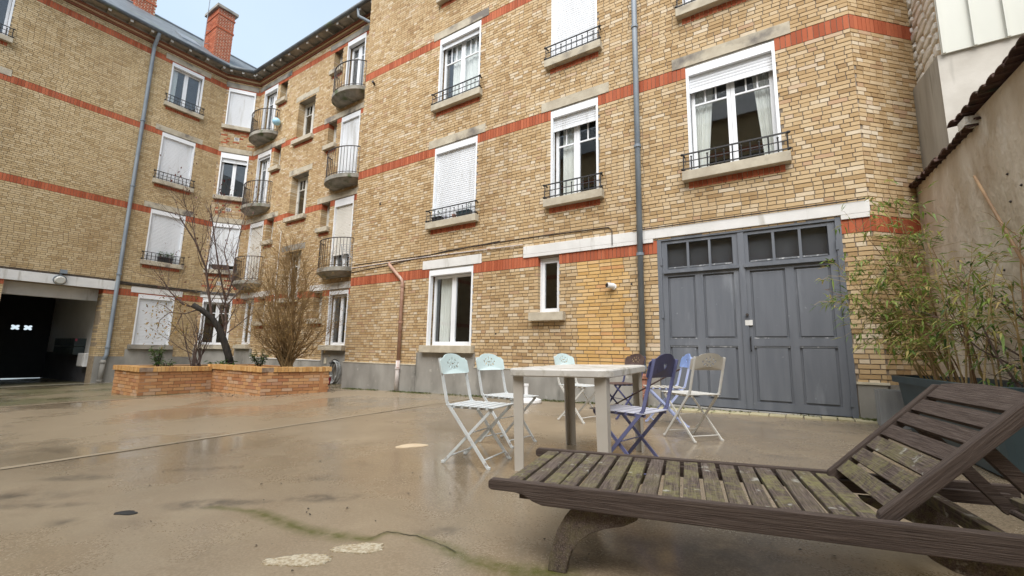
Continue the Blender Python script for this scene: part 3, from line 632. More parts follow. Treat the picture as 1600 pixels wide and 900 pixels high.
MB().tube([FB(-.1, .44, 12.5), FB(11.2, .44, 12.5)], .075, 10).build('gutter', 'zinc_pipe', bB, smooth=True, fix=False)
# garage doors
def garage():
    X = lambda x: x - BX
    g = MB().fbox(FB, X(GX0), X(GX0) + .07, -.11, .012, .03, GZ1).fbox(FB, X(GX1) - .07, X(GX1), -.11, .012, .08, GZ1).fbox(FB, X(GX0) + .07, X(GX1) - .07, -.11, .010, GZ1 - .05, GZ1).build('garage_door', 'gate_grey', bB, bevel=.003)
    MB().fbox(FB, X(GX0) - .03, X(GX1) + .05, -.3, .075, -.4, .085).build('door_sill', 'concrete', bB, bevel=.01)
    r_ = MB(); r_.fbox(FB, X(GX0) + .06, X(GX1) - .06, -.8, -.115, .0, GZ1); r_.build('garage_dark', 'passage_dark', g)
    for s, (a, b, pcs) in enumerate(((-1.87, -.665, ((-1.78, -1.35), (-1.23, -.78))), (-.66, .54, ((-.56, -.10), (.01, .45))))):
        zb, zt = .10, GZ1 - .055; st = .09; lf = MB()
        lf.fbox(FB, X(a), X(pcs[0][0]), -.06, -.012, zb, zt).fbox(FB, X(pcs[1][1]), X(b), -.06, -.012, zb, zt)
        for z0, z1 in ((zb, .21), (1.03, 1.14), (2.18, 2.32), (2.75, zt)): lf.fbox(FB, X(pcs[0][0]), X(pcs[1][1]), -.06, -.0135, z0, z1)
        for z0, z1 in ((.21, 1.03), (1.14, 2.18)): lf.fbox(FB, X(pcs[0][1]), X(pcs[1][0]), -.06, -.0135, z0, z1)
        w3 = (pcs[1][1] - pcs[0][0]) / 3
        for k in (1, 2): uu = pcs[0][0] + w3 * k; lf.fbox(FB, X(uu) - .018, X(uu) + .018, -.055, -.016, 2.32, 2.75)
        lf.build('door_leaf', 'gate_grey', g)
        for p0, p1 in pcs:
            for z0, z1 in ((.21, 1.03), (1.14, 2.18)):
                MB().fbox(FB, X(p0) + .03, X(p1) - .03, -.05, -.024, z0 + .03, z1 - .03).build('door_panel', 'gate_grey', g, bevel=.006)
                q = MB().fbox(FB, X(p0), X(p1), -.055, -.042, z0, z1); q.build('panel_ground', 'gate_grey', g)
                q = MB().fbox(FB, X(p0) + .005, X(p1) - .005, -.052, -.019, (z1 - .022 if z0 < .5 else z0 + .002), (z1 - .003 if z0 < .5 else z0 + .016)); q.build('panel_bead', 'gate_edge', g)
        for k in range(3):
            uu = pcs[0][0] + w3 * k; MB().fbox(FB, X(uu) + .016, X(uu + w3) - .016, -.042, -.037, 2.31, 2.76).build('pane', 'glass_old', g)
            MB().fbox(FB, X(uu) + .02, X(uu + w3) - .02, -.034, -.006, 2.318, 2.34).build('glazing_bead', 'gate_edge', g)
        MB().prism([(X(a) + .03, 2.235), (X(b) - .03, 2.235), (X(b) - .03, 2.285), (X(a) + .03, 2.285)], 0.03, -.02, lambda x, y, z: FB(x, y, z)).build('drip_rail', 'gate_grey', g)
        for z in (2.45, 1.55, .3): MB().fbox(FB, (X(a) - .02 if s == 0 else X(b) - .01), (X(a) + .012 if s == 0 else X(b) + .02), -.01, .022, z - .07, z + .07).build('hinge', 'gate_grey', g)
    MB().fbox(FB, X(-.70), X(-.615), -.012, .008, .10, GZ1 - .06).build('meeting_strip', 'gate_grey', g)
    MB().tube([FB(X(-.625), .0, 1.50), FB(X(-.625), .05, 1.50)], .02, 10).build('door_knob', 'iron_brown', g); MB().fbox(FB, X(-.66), X(-.56), -.012, .012, 1.34, 1.42).build('lock_plate', 'white_paint', g)
    MB().tube([FB(X(-.60), -.01, 1.17), FB(X(-.60), .035, 1.15), FB(X(-.60), .035, .98), FB(X(-.60), -.01, .96)], .008, 6).build('door_handle', 'iron_black', g)
garage()
pipe(bB, [FB(8.04, .085, 12.5), FB(8.04, .085, .55)], .05, 'zinc_pipe', rings=(9.4, 7.0, 4.6, 2.60, .66)); pipe(bB, [FB(8.04, .085, .56), FB(8.04, .085, gz(-2.2, 7.4) - .02)], .058, 'rust_pipe', rings=(.5, .2))
pipe(bB, [FB(1.55, .0, 3.10), FB(1.58, .06, 3.05), FB(2.10, .07, 2.60), FB(2.13, .07, 2.5), FB(2.13, .07, .62)], .042, 'copper_pipe', rings=(2.45, 1.55)); pipe(bB, [FB(2.13, .075, .63), FB(2.13, .08, gz(-8.1, 7.4) - .02)], .05, 'pale_pipe', rings=(.45,))
cable = lambda pts, r, mat='hose_grey', b=bB, nm='cable': MB().tube(pts, r, 6).build(nm, mat, b, fix=False)
cable([FB(.0, .02, 3.10), FB(2.6, .02, 3.12), FB(5.6, .04, 3.08)], .012, 'pale_pipe'); cable([FB(.0, .018, 2.98), FB(1.5, .02, 3.04), FB(3.5, .02, 3.20), FB(5.6, .02, 3.22), FB(7.45, .02, 3.19), FB(7.52, .04, 3.12), FB(7.52, .045, 2.84)], .009, 'iron_brown')
cable([FB(.1, .018, 3.18), FB(3.0, .02, 3.16), FB(5.0, .02, 3.24)], .008, 'iron_brown'); cable([FB(7.9, .045, 3.05), FB(11.15, .045, 3.055)], .01, 'iron_brown')
for z in (.05,): MB().fbox(FB, 1.0, 1.0 + .05, .0, .02, 4.75, 4.82).build('wall_anchor', 'iron_brown', bB)
MB().tube([FB(.42, 0, 8.50), FB(.47, .12, 8.52)], .035, 8).build('vent_spout', 'iron_brown', bB)
for X_, z_ in ((-5.45, 2.25), (-5.3, 1.25), (-2.4, 2.1), (-8.9, 5.1)): MB().tube([FB(X_ - BX, -.005, z_), FB(X_ - BX, .012, z_)], .02, 8).build('wall_hook', 'iron_brown', bB)

# ---------- set-back wing with rounded balconies, and its canted corner bay
bC = thing('apartment_building', 'set-back tan brick wing with rounded balconies and narrow side windows', 'building', (-14.5, 8.55, gz(-14.5, 8.55)))
CX = -18.86
def WC(x0, x1, z0, z1, **k): d = dict(u0=x0 - CX, u1=x1 - CX, z0=z0, z1=z1); d.update(k); return d
FL = [0, 3.42, 6.47, 9.52]
fw = dict(sill=False, sw=.09, dep=.22)
WSC = [WC(-18.45, -17.40, FL[3], HEAD[3], shut=0., leaves=2, munt=(.45, 2), boxh=.18, **fw), WC(-18.45, -17.40, FL[2], HEAD[2], shut=.02, leaves=2, munt=(.5, 2), boxh=.18, **fw), WC(-18.45, -17.40, FL[1], HEAD[1], shut=1., boxh=.18, shmat='shutter_cream', **fw),
       WC(-12.84, -11.82, FL[3], HEAD[3], shut=0., leaves=2, munt=(.45, 1), boxh=.18, **fw), WC(-12.84, -11.82, FL[2], HEAD[2], shut=1., boxh=.18, **fw), WC(-12.84, -11.82, FL[1], HEAD[1], shut=.75, boxh=.25, shmat='shutter_cream', **fw),
       WC(-12.74, -11.74, .985, 2.74, shut=0., leaves=2, boxh=.12, under=False, sillp=.2), WC(-18.40, -17.5, .985, 2.74, leaves=2, under=False)]
for k in (3, 2, 1):
    for a, b in ((-17.2, -16.66), (-13.6, -13.1)): WSC.append(WC(a, b, HEAD[k] - .90, HEAD[k], leaves=1, dep=.30, mat='old_window_paint', sille=.08))
WSC.append(WC(-13.6, -13.1, 1.85, 2.74, leaves=1, dep=.3, mat='old_window_paint')); WSC.append(WC(-17.2, -16.66, 1.85, 2.74, leaves=1, dep=.3, mat='old_window_paint'))
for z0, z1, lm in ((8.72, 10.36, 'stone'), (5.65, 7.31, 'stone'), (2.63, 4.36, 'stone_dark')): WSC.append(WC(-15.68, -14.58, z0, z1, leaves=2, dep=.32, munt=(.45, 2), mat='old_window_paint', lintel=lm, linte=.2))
FC, wlC, mbC = make_wall(bC, (CX, 8.55, 0), (1, 0, 0), (0, -1, 0), 8.62, -.9, 12.3, [win_box(W) for W in WSC], (0, 1, 2, 3), .5, 'brick_tan', 'mortar', red_under=reds(WSC), excl=[(.2, 1.6, .4, .84), (5.95, 7.25, .4, .84)])
finish_walls(wlC, mbC)
for W in WSC: window(bC, FC, W)
for k in (3, 2, 1):
    lm = 'stone_dark' if k == 3 else 'stone'
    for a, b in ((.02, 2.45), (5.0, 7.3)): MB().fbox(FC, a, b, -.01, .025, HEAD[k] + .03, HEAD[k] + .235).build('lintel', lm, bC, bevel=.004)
for a, b in ((.3, 2.4), (5.0, 7.3)): MB().fbox(FC, a, b, -.01, .025, 2.80, 3.0).build('lintel', 'white_paint', bC)
for a, b, zt in ((0.03, .28, .5), (.28, 1.55, .83), (1.55, 5.98, .5), (5.98, 7.22, .83), (7.22, 8.6, .5)):
    MB().fbox(FC, a, b, -.01, .04 if zt < .6 else .03, -.9, zt).build('plinth', 'concrete', bC)
    if zt < .6: MB().fbox(FC, a, b, 0, .055, zt, zt + .03).build('plinth_edge', 'white_paint', bC)
MB().fbox(FC, 6.18, 6.30, .02, .05, .42, .60).build('meter_box', 'cream_edge', bC)
def balcony(uc, zt, hw=.9, dp=.55):
    o = MB(); n = 22; A = [(uc + hw * math.cos(math.pi * k / n), dp * math.sin(math.pi * k / n)) for k in range(n + 1)]
    lay = [(1, zt), (1, zt - .13), (.9, zt - .17), (.72, zt - .27)]; vs = []
    for s_, z in lay: vs += [FC(uc + (u_ - uc) * s_, n_ * s_ - .0, z) for u_, n_ in A]
    m_ = n + 1; fs = [tuple(range(m_)), tuple(3 * m_ + k for k in range(m_ - 1, -1, -1))]
    for i in range(3): fs += [(i * m_ + k, (i + 1) * m_ + k, (i + 1) * m_ + k + 1, i * m_ + k + 1) for k in range(n)]
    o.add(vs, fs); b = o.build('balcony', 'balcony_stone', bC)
    r_ = MB(); P = [(uc + (u_ - uc) * .95, n_ * .95) for u_, n_ in A]
    for z, rr in ((zt + .93, .018), (zt + .06, .011)): r_.tube([FC(u_, n_, z) for u_, n_ in P], rr, 6)
    nb = 21
    for k in range(nb + 1):
        g = math.pi * k / nb; u_ = uc + hw * .95 * math.cos(g); n_ = dp * .95 * math.sin(g); r_.tube([FC(u_, max(n_, .01), zt - .01), FC(u_, max(n_, .01), zt + .93)], .0085, 5)
    r_.build('railing', 'iron_brown', b, fix=False)
for k in (1, 2, 3):
    balcony(.93, FL[k]); balcony(6.53, FL[k])
MB().tube([FC(2.85, .03, 5.2), FC(2.83, .03, 2.2)], .014, 6).build('cable', 'white_paint', bC, fix=False)
# canted bay
DO = Vector((-19.6, 7.5, 0)); DU = Vector((.74, 1.05, 0)).normalized(); DN = Vector((DU.y, -DU.x, 0)); DL = 1.2846
WD = lambda lv, **k: dict(dict(u0=.12, u1=1.13, z0=SILL[lv], z1=HEAD[lv], sille=.08, linte=.1), **k)
WSD = [WD(3, shut=1., lintel='stone_dark'), WD(2, shut=.08, boxh=.22, lintel='stone', leaves=2), WD(1, shut=.86, lintel='stone'), WD(0, z0=.95, shut=0., boxh=.14, lintel='white_paint', munt=(.42, 2), under=False)]
FD, wlD, mbD = make_wall(bC, DO, DU, DN, DL, -.9, 12.3, [win_box(W) for W in WSD], (0, 1, 2, 3), .5, 'brick_tan', 'mortar', red_under=reds(WSD), pattern=[(.1, 1.2, SILL[k] - .75, SILL[k] - .27) for k in (1, 2, 3)])
finish_walls(wlD, mbD)
for W in WSD: window(bC, FD, W)
for k in (1, 2, 3):
    v = MB().fbox(FD, .52, .70, 0, .02, SILL[k] - .60, SILL[k] - .46).build('air_brick', 'white_paint', bC)
    for q in range(3): MB().fbox(FD, .545 + q * .05, .57 + q * .05, .015, .023, SILL[k] - .585, SILL[k] - .475).build('vent_slot', 'rubber_black', v)
MB().fbox(FD, -.0, DL, -.01, .03, -.9, .82).build('plinth', 'concrete', bC)

# ---------- left wing with the carriage passage
AX = -19.6; AY0 = -9.4
bA = thing('apartment_building', 'tan brick wing with slate roof, chimneys and dark carriage passage', 'building', (AX, 3.0, gz(AX, 3)))
WA = lambda y0, y1, lv, **k: dict(dict(u0=y0 - AY0, u1=y1 - AY0, z0=SILL[lv], z1=HEAD[lv]), **k)
WSA = [WA(5.6, 6.7, 3, shut=0., boxh=.14, lintel='stone', rail=True, curt=((5.7 - AY0, 5.9 - AY0, .1),)), WA(5.6, 6.7, 2, shut=1., lintel='stone', rail=True), WA(5.6, 6.7, 1, shut=1., lintel='stone', rail=True), WA(5.6, 6.7, 0, z0=.9, z1=2.7, shut=1., lintel='white_paint', under=False, sillmat='stone_dark'),
       WA(.45, 1.56, 3, shut=0., boxh=.14, lintel='stone', rail=True), WA(.45, 1.56, 2, shut=1., lintel='stone', rail=True), WA(.45, 1.56, 1, shut=1., lintel='stone', rail=True)]
PY0, PY1 = 2.42, 4.66
opsA = [win_box(W) for W in WSA] + [(PY0 - AY0, PY1 - AY0, -.9, 2.75, .5)]
FA, wlA, mbA = make_wall(bA, (AX, AY0, 0), (0, 1, 0), (1, 0, 0), 16.9, -.9, 12.3, opsA, (0, 1, 2, 3), .49, 'brick_far', 'mortar_light', red_under=reds(WSA))
finish_walls(wlA, mbA)
for W in WSA: window(bA, FA, W)
a_ = lambda y: y - AY0
MB().fbox(FA, a_(-9.4), a_(PY0) - .01, -.01, .04, -.9, .49).build('plinth', 'concrete', bA)
MB().fbox(FA, a_(PY1) + .03, a_(5.45), -.01, .045, -.9, .49).build('plinth', 'concrete', bA); MB().fbox(FA, a_(5.45), a_(6.85), -.01, .03, -.9, .74).build('plinth', 'concrete', bA); MB().fbox(FA, a_(6.85), 16.9, -.01, .04, -.9, .49).build('plinth', 'concrete', bA)
MB().fbox(FA, a_(.2), a_(4.93), -.01, .04, 2.745, 3.05).build('lintel_beam', 'white_paint', bA, bevel=.004)
XD = -26.3
def ybox(x0, x1, y0, y1, z0, z1, nm, mat, par=bA, **k): return MB().box(x0, x1, y0, y1, z0, z1).build(nm, mat, par, **k)
ybox(AX - .75, AX - .52, PY0 - .1, PY1 + .14, 2.36, 2.9, 'passage_beam', 'white_paint')
ybox(XD - .2, AX - .01, PY0 - .35, PY1 + .4, 2.80, 2.95, 'passage_ceiling', 'passage_light')
ybox(XD - .2, AX - .505, PY1 + .12, PY1 + .3, .55, 2.8, 'passage_wall', 'passage_light'); ybox(XD - .2, AX - .505, PY1 + .105, PY1 + .3, -.9, .55, 'passage_dado', 'passage_dark')
ybox(XD - .2, AX - .505, PY0 - .3, PY0 - .12, .55, 2.8, 'passage_wall', 'passage_light'); ybox(XD - .2, AX - .505, PY0 - .3, PY0 - .105, -.9, .55, 'passage_dado', 'passage_dark')
def quat(cy, cz, r):
    o = []
    for k in range(32):
        g = 2 * math.pi * k / 32; rr = r * (.5 + .55 * abs(math.cos(2 * g))); o.append((cy + rr * math.cos(g + .785) * 1.25, cz + rr * math.sin(g + .785)))
    return o
for y0, y1 in ((PY0 - .13, 3.524), (3.5245, PY1 + .13)):
    hl = [quat(c, 1.51, .115) for c in (3.78, 4.13) if y0 < c < y1]
    if not hl: hl = [quat(c, 1.51, .115) for c in (2.85, 3.2)]
    plate_with_holes([(y0, -.495), (y1, -.495), (y1, 2.8), (y0, 2.8)], hl, .06, lambda x, y, z: (XD + y, x, z)).build('passage_door', 'door_black', bA)
pipe(bA, [FA(a_(4.97), .42, 12.5), FA(a_(4.97), .36, 12.3), FA(a_(4.97), .11, 12.0), FA(a_(4.97), .09, 11.9), FA(a_(4.97), .09, .55), FA(a_(4.90), .14, .35)], .06, 'zinc_pipe', rings=(9.0, 6.5, 3.3, .8)); pipe(bA, [FA(a_(4.90), .14, .38), FA(a_(4.88), .14, -.45)], .068, 'concrete', rings=(.3, -.3))
for z_, r_ in ((3.07, .014), (3.11, .01)): cable([FA(a_(0), .03, z_), FA(a_(4.9), .03, z_)], r_, 'iron_brown', bA)
for z_ in (2.99, 3.03, 3.06): cable([FA(a_(5.02), .04, z_), FA(a_(7.3), .04, z_ - .02), FD(.1, .05, z_ - .03), FD(1.2, .05, z_ - .04)], .014, 'iron_black', bA)
# ---------- eaves, roofs, chimneys
PATH = [Vector((AX, AY0)), Vector((AX, 7.5)), Vector((-18.86, 8.55)), Vector((BX, 8.55))]; NRM = [Vector((1, 0)), DN.to_2d(), Vector((0, -1))]
def offs(n):
    o = [PATH[0] + NRM[0] * n]
    for k in (1, 2): b = (NRM[k - 1] + NRM[k]).normalized(); o.append(PATH[k] + b * (n / b.dot(NRM[k])))
    return o + [PATH[3] + NRM[2] * n]
def course_(n0, n1, z0, z1, k):
    A, B = offs(n0), offs(n1); return [(B[k].x, B[k].y, z0), (B[k + 1].x, B[k + 1].y, z0), (A[k + 1].x, A[k + 1].y, z0), (A[k].x, A[k].y, z0), (B[k].x, B[k].y, z1), (B[k + 1].x, B[k + 1].y, z1), (A[k + 1].x, A[k + 1].y, z1), (A[k].x, A[k].y, z1)]
for k, b_ in ((0, bA), (1, bC), (2, bC)):
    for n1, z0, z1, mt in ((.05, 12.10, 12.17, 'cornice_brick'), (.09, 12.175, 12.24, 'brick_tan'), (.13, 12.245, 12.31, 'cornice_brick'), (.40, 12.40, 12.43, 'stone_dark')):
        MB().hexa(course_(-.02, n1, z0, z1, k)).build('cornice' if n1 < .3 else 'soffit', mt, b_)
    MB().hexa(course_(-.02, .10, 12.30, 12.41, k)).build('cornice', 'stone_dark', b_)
    A = offs(.43); MB().tube([(A[k].x, A[k].y, 12.47), (A[k + 1].x, A[k + 1].y, 12.47)], .075, 10).build('gutter', 'slate', b_, smooth=True, fix=False)
    a, b = offs(.0)[k], offs(.0)[k + 1]; ln = (b - a).length; nn = int(ln / .62); d = (b - a).normalized(); N_ = NRM[k]; me = None
    for q in range(nn + 1):
        c = a + d * (ln * (q + .5) / (nn + 1)); fr_ = frame((c.x, c.y, 0), (d.x, d.y, 0), (N_.x, N_.y, 0))
        if k == 0 and c.y < -2: continue
        rb = MB().fbox(fr_, -.04, .04, .1, .355, 12.335, 12.401)
        if me is None: ra = rb.build('rafter', 'stone_dark', b_); te = MB().fbox(fr_, -.042, .042, .356, .39, 12.325, 12.40).build('rafter_end', 'white_paint', ra); me = (ra.data, ra.location - Vector((c.x, c.y, 0)), te.data, te.location.copy())
        else:
            ra = bpy.data.objects.new('rafter', me[0]); COL.objects.link(ra); ra.parent = b_; ra.location = me[1] + Vector((c.x, c.y, 0))
            te = bpy.data.objects.new('rafter_end', me[2]); COL.objects.link(te); te.parent = ra; te.location = me[3]
G = [(*p, 12.50) for p in offs(.40)]; RX, RZ, RY = -23.5, 15.72, 12.6
rA = MB().add([G[0], G[1], (RX, RY, RZ), (RX, AY0, RZ)], [(0, 1, 2, 3)]).add([G[0], (RX, AY0, RZ), (-27.5, AY0, 12.5), (-27.5, RY, 12.5), (RX, RY, RZ)], [(1, 2, 3, 4)]).build('roof', 'slate', bA, fix=False)
MB().add([G[1], G[2], (RX, RY, RZ)], [(0, 1, 2)]).add([G[2], G[3], (BX, RY, RZ), (RX, RY, RZ)], [(0, 1, 2, 3)]).build('roof', 'slate', bC, fix=False)
MB().tube([(RX, AY0, RZ + .02), (RX, RY, RZ + .02)], .06, 8).build('ridge', 'zinc_roof', rA, fix=False)
sl_ = lambda x: 12.5 + (AX + .4 - x) * (RZ - 12.5) / (AX + .4 - RX)
for y0, y1, x0, x1 in ((6.05, 6.75, -21.4, -20.5),):
    MB().add([(x1, y0, sl_(x1) + .06), (x1, y1, sl_(x1) + .06), (x0, y1, sl_(x0) + .06), (x0, y0, sl_(x0) + .06), (x1, y0, sl_(x1) - .05), (x1, y1, sl_(x1) - .05), (x0, y1, sl_(x0) - .05), (x0, y0, sl_(x0) - .05)], [(0, 1, 2, 3), (0, 4, 5, 1), (1, 5, 6, 2), (2, 6, 7, 3), (3, 7, 4, 0)]).build('skylight', 'zinc_roof', rA)
def chimney(x0, x1, y0, y1, z0, z1):
    c = MB().box(x0, x1, y0, y1, z0, z1).build('chimney', 'cream_edge', rA)
    for O, Ud, N, ln in (((x1, y0, 0), (0, 1, 0), (1, 0, 0), y1 - y0), ((x0, y0, 0), (1, 0, 0), (0, -1, 0), x1 - x0)):
        F = frame(O, Ud, N); mb = MB(); z = z0; row = 0
        while z < z1 - .05:
            u = -.11 * (row % 2); row += 1
            while u < ln:
                e0, e1 = max(0, u), min(ln, u + .20)
                if e1 - e0 > .04: mb.hexa([F(e0, .008, z), F(e1, .008, z), F(e1, -.01, z), F(e0, -.01, z), F(e0, .008, z + .056), F(e1, .008, z + .056), F(e1, -.01, z + .056), F(e0, -.01, z + .056)], R(), skip=(4,))
                u += .222
            z += .075
        setp(mb.build('brickwork', 'brick_red', c, fix=False), kind='stuff')
    for a, b, e, mt in ((z1 - .95, z1 - .88, .03, 'brick_red'), (z1 - .32, z1 - .26, .03, 'brick_red'), (z1, z1 + .12, .10, 'stone_dark')): MB().box(x0 - e, x1 + e, y0 - e, y1 + e, a, b).build('chimney_band', mt, c)
chimney(-21.45, -20.35, 7.15, 7.80, 12.9, 15.65); chimney(-24.0, -23.2, 5.05, 5.75, 14.8, 16.9)
MB().tube([(-20.9, 6.95, 13.5), (-20.9, 6.95, 17.5)], .018, 6).tube([(-20.9, 6.95, 14.6), (-20.9, 7.2, 14.75)], .012, 5).tube([(-20.9, 6.95, 14.0), (-20.9, 7.2, 14.1)], .012, 5).build('aerial_mast', 'zinc_pipe', rA, fix=False)
pipe(bC, [(-11.86, 8.15, 12.5), (-11.86, 8.2, 12.15), (-11.5, 8.4, 11.9), (-10.9, 8.47, 11.75), (-10.5, 8.47, 11.5), (-10.5, 8.47, 0)], .055, 'zinc_pipe')
# ---------- block across the courtyard (seen in the panes)
bO = thing('apartment_building', 'plain brick block across the courtyard mirrored in the window panes', 'building', (-6, -9.5, gz(-6, -9.5)))
MB().box(AX, 9, -10.5, -9.5, -1, 13.99).build('wall', 'brick_far', bO)
for z in (2.6, 5.68, 8.72, 11.67): MB().box(AX, 9, -9.52, -9.48, z, z + .24).build('red_band', 'brick_red', bO)
MB().add([(AX, -9.1, 13.6), (9, -9.1, 13.6), (9, -12.6, 17.2), (AX, -12.6, 17.2)], [(0, 1, 2, 3)]).build('roof', 'slate', bO, fix=False)
FO = frame((9, -9.5, 0), (-1, 0, 0), (0, 1, 0))
for k in range(7):
    for lv in (0, 1, 2, 3): window(bO, FO, dict(u0=2 + k * 3.6, u1=3.3 + k * 3.6, z0=SILL[lv], z1=HEAD[lv], shut=1., dep=.02, sill=True, under=False))

# ================================================================== RIGHT SIDE: GARDEN WALL AND NEIGHBOUR
gU = Vector((.083, -1, 0)).normalized(); gN = Vector((gU.y, -gU.x, 0)); FW = frame((1.535, 8.30, 0), gU, gN)
gw = thing('garden_wall', 'weathered beige rendered garden wall with dark tile coping', 'wall', (1.8, 5, gz(1.8, 5)))
MB().fbox(FW, -.3, 2.1, -.28, 0, -.5, 3.30).build('wall', 'render_wall', gw); MB().fbox(FW, 2.1, 13, -.28, .0, -.5, 3.43).build('wall', 'render_wall', gw)
MB().fbox(FW, 1.98, 2.16, -.3, .10, 3.31, 3.40).build('mortar_bed', 'limewash_stone', gw)
tl = {}
def tile(u, z, over, lift):
    w_ = .085; n = 6; prof = [(w_ * math.cos(math.pi * k / n), .05 * math.sin(math.pi * k / n)) for k in range(n + 1)] + [(-w_ * .8 * math.cos(math.pi * k / n), .035 * math.sin(math.pi * k / n)) for k in range(n + 1)]
    b = MB().prism([(u + a, z + c) for a, c in prof], -.30, over, lambda x, y, zz: FW(x, y, zz - .12 * (y + .1)))
    o = b.build('coping_tile', 'tile_dark', gw); o.rotation_euler = (U(-.05, .05), U(-.05, .05), U(-.06, .06))
u = -.1
while u < 2.1: tile(u, 3.30, .09 + U(-.015, .02), 0); tile(u + .06, 3.335, .05 + U(-.02, .02), 0); u += .145
u = 1.92
while u < 6.0: tile(u, 3.46, .12 + U(-.015, .025), 0); tile(u + .06, 3.50, .07 + U(-.02, .02), 0); u += .145
MB().fbox(FW, 6, 13, -.32, .1, 3.43, 3.52).build('coping', 'tile_dark', gw)
for px, py in ((1575, 272), (1597, 289), (1580, 315), (1447, 334), (1570, 422), (1498, 408)):
    d = ray(px, py); O = Vector(FW(0, 0, 0)); t_ = ((O - CAM).dot(gN)) / d.dot(gN); q = CAM + d * t_; MB().lathe([(.004, -.012), (.014, 0), (.004, .012)], 8, q + gN * .003).build('wall_hook', 'iron_brown', gw)
nb = thing('neighbour_building', 'neighbouring house with grey render, limewashed rubble side and pale ribbed metal cladding', 'building', (3, 7.8, gz(3, 7.8)))
MB().add([(1.745, 7.27, 2.0), (6.5, 7.27, 2.0), (6.5, 7.27, 4.77), (1.745, 7.27, 4.77)], [(0, 1, 2, 3)]).add([(1.745, 7.27, 4.77), (6.5, 7.27, 4.77), (6.5, 8.4, 4.86), (1.655, 8.4, 4.86)], [(0, 1, 2, 3)]).build('wall', 'render_grey', nb, fix=False)
MB().add([(1.745, 7.27, 2.0), (1.745, 7.27, 4.77), (1.655, 8.4, 4.86), (1.655, 8.4, 2.0)], [(0, 1, 2, 3)]).build('pier', 'render_streaked', nb, fix=False)
rw = MB().add([(1.80, 7.30, 4.75), (1.80, 7.30, 9), (1.76, 8.5, 9), (1.76, 8.5, 4.75)], [(0, 1, 2, 3)]).build('rubble_wall', 'lime_mortar', nb, fix=False)
FR = frame((1.76, 8.45, 0), (.04, -1.15, 0), (-1, -.035, 0)); z = 4.84
while z < 8.2:
    h = U(.10, .18); u = U(-.2, 0)
    while u < 1.13:
        wd = U(.26, .6); e0, e1 = max(0, u), min(1.13, u + wd)
        if e1 - e0 > .08:
            n = 10; pts = []
            for k in range(n):
                g = 2 * math.pi * k / n; c, s_ = math.cos(g), math.sin(g); sq = 1 / max(abs(c), abs(s_)) ** .75
                pts.append(((e0 + e1) / 2 + (e1 - e0 - .02) / 2 * c * sq * U(.86, 1), z + h / 2 + (h - .015) / 2 * s_ * sq * U(.84, 1)))
            b = MB(); cu, cz = (e0 + e1) / 2, z + h / 2; v = [FR(a, -.01, c) for a, c in pts] + [FR(a, .02, c) for a, c in pts] + [FR(cu + (a - cu) * .75, .026 + U(0, .008), cz + (c - cz) * .78) for a, c in pts]
            b.add(v, [(k, (k + 1) % n, (k + 1) % n + n, k + n) for k in range(n)] + [(n + k, n + (k + 1) % n, 2 * n + (k + 1) % n, 2 * n + k) for k in range(n)] + [tuple(2 * n + k for k in range(n))]); b.build('stone', 'limewash_stone', rw)
        u += wd + .012
    z += h + .012
for k in range(14):
    x = 1.80 + k * .285; p = MB().box(x + .0005, x + .2845, 7.235, 7.262, 4.755, 9).build('cladding_panel', 'metal_sheet_white', nb)
    MB().box(x - .014, x + .014, 7.20, 7.25, 4.748, 9.002).box(x - .022, x + .022, 7.228, 7.236, 4.75, 9.001).build('standing_seam', 'metal_sheet_white', p)
MB().box(1.81, 6.5, 7.2625, 8.4, 8.9, 9.0).build('roof', 'zinc_roof', nb)

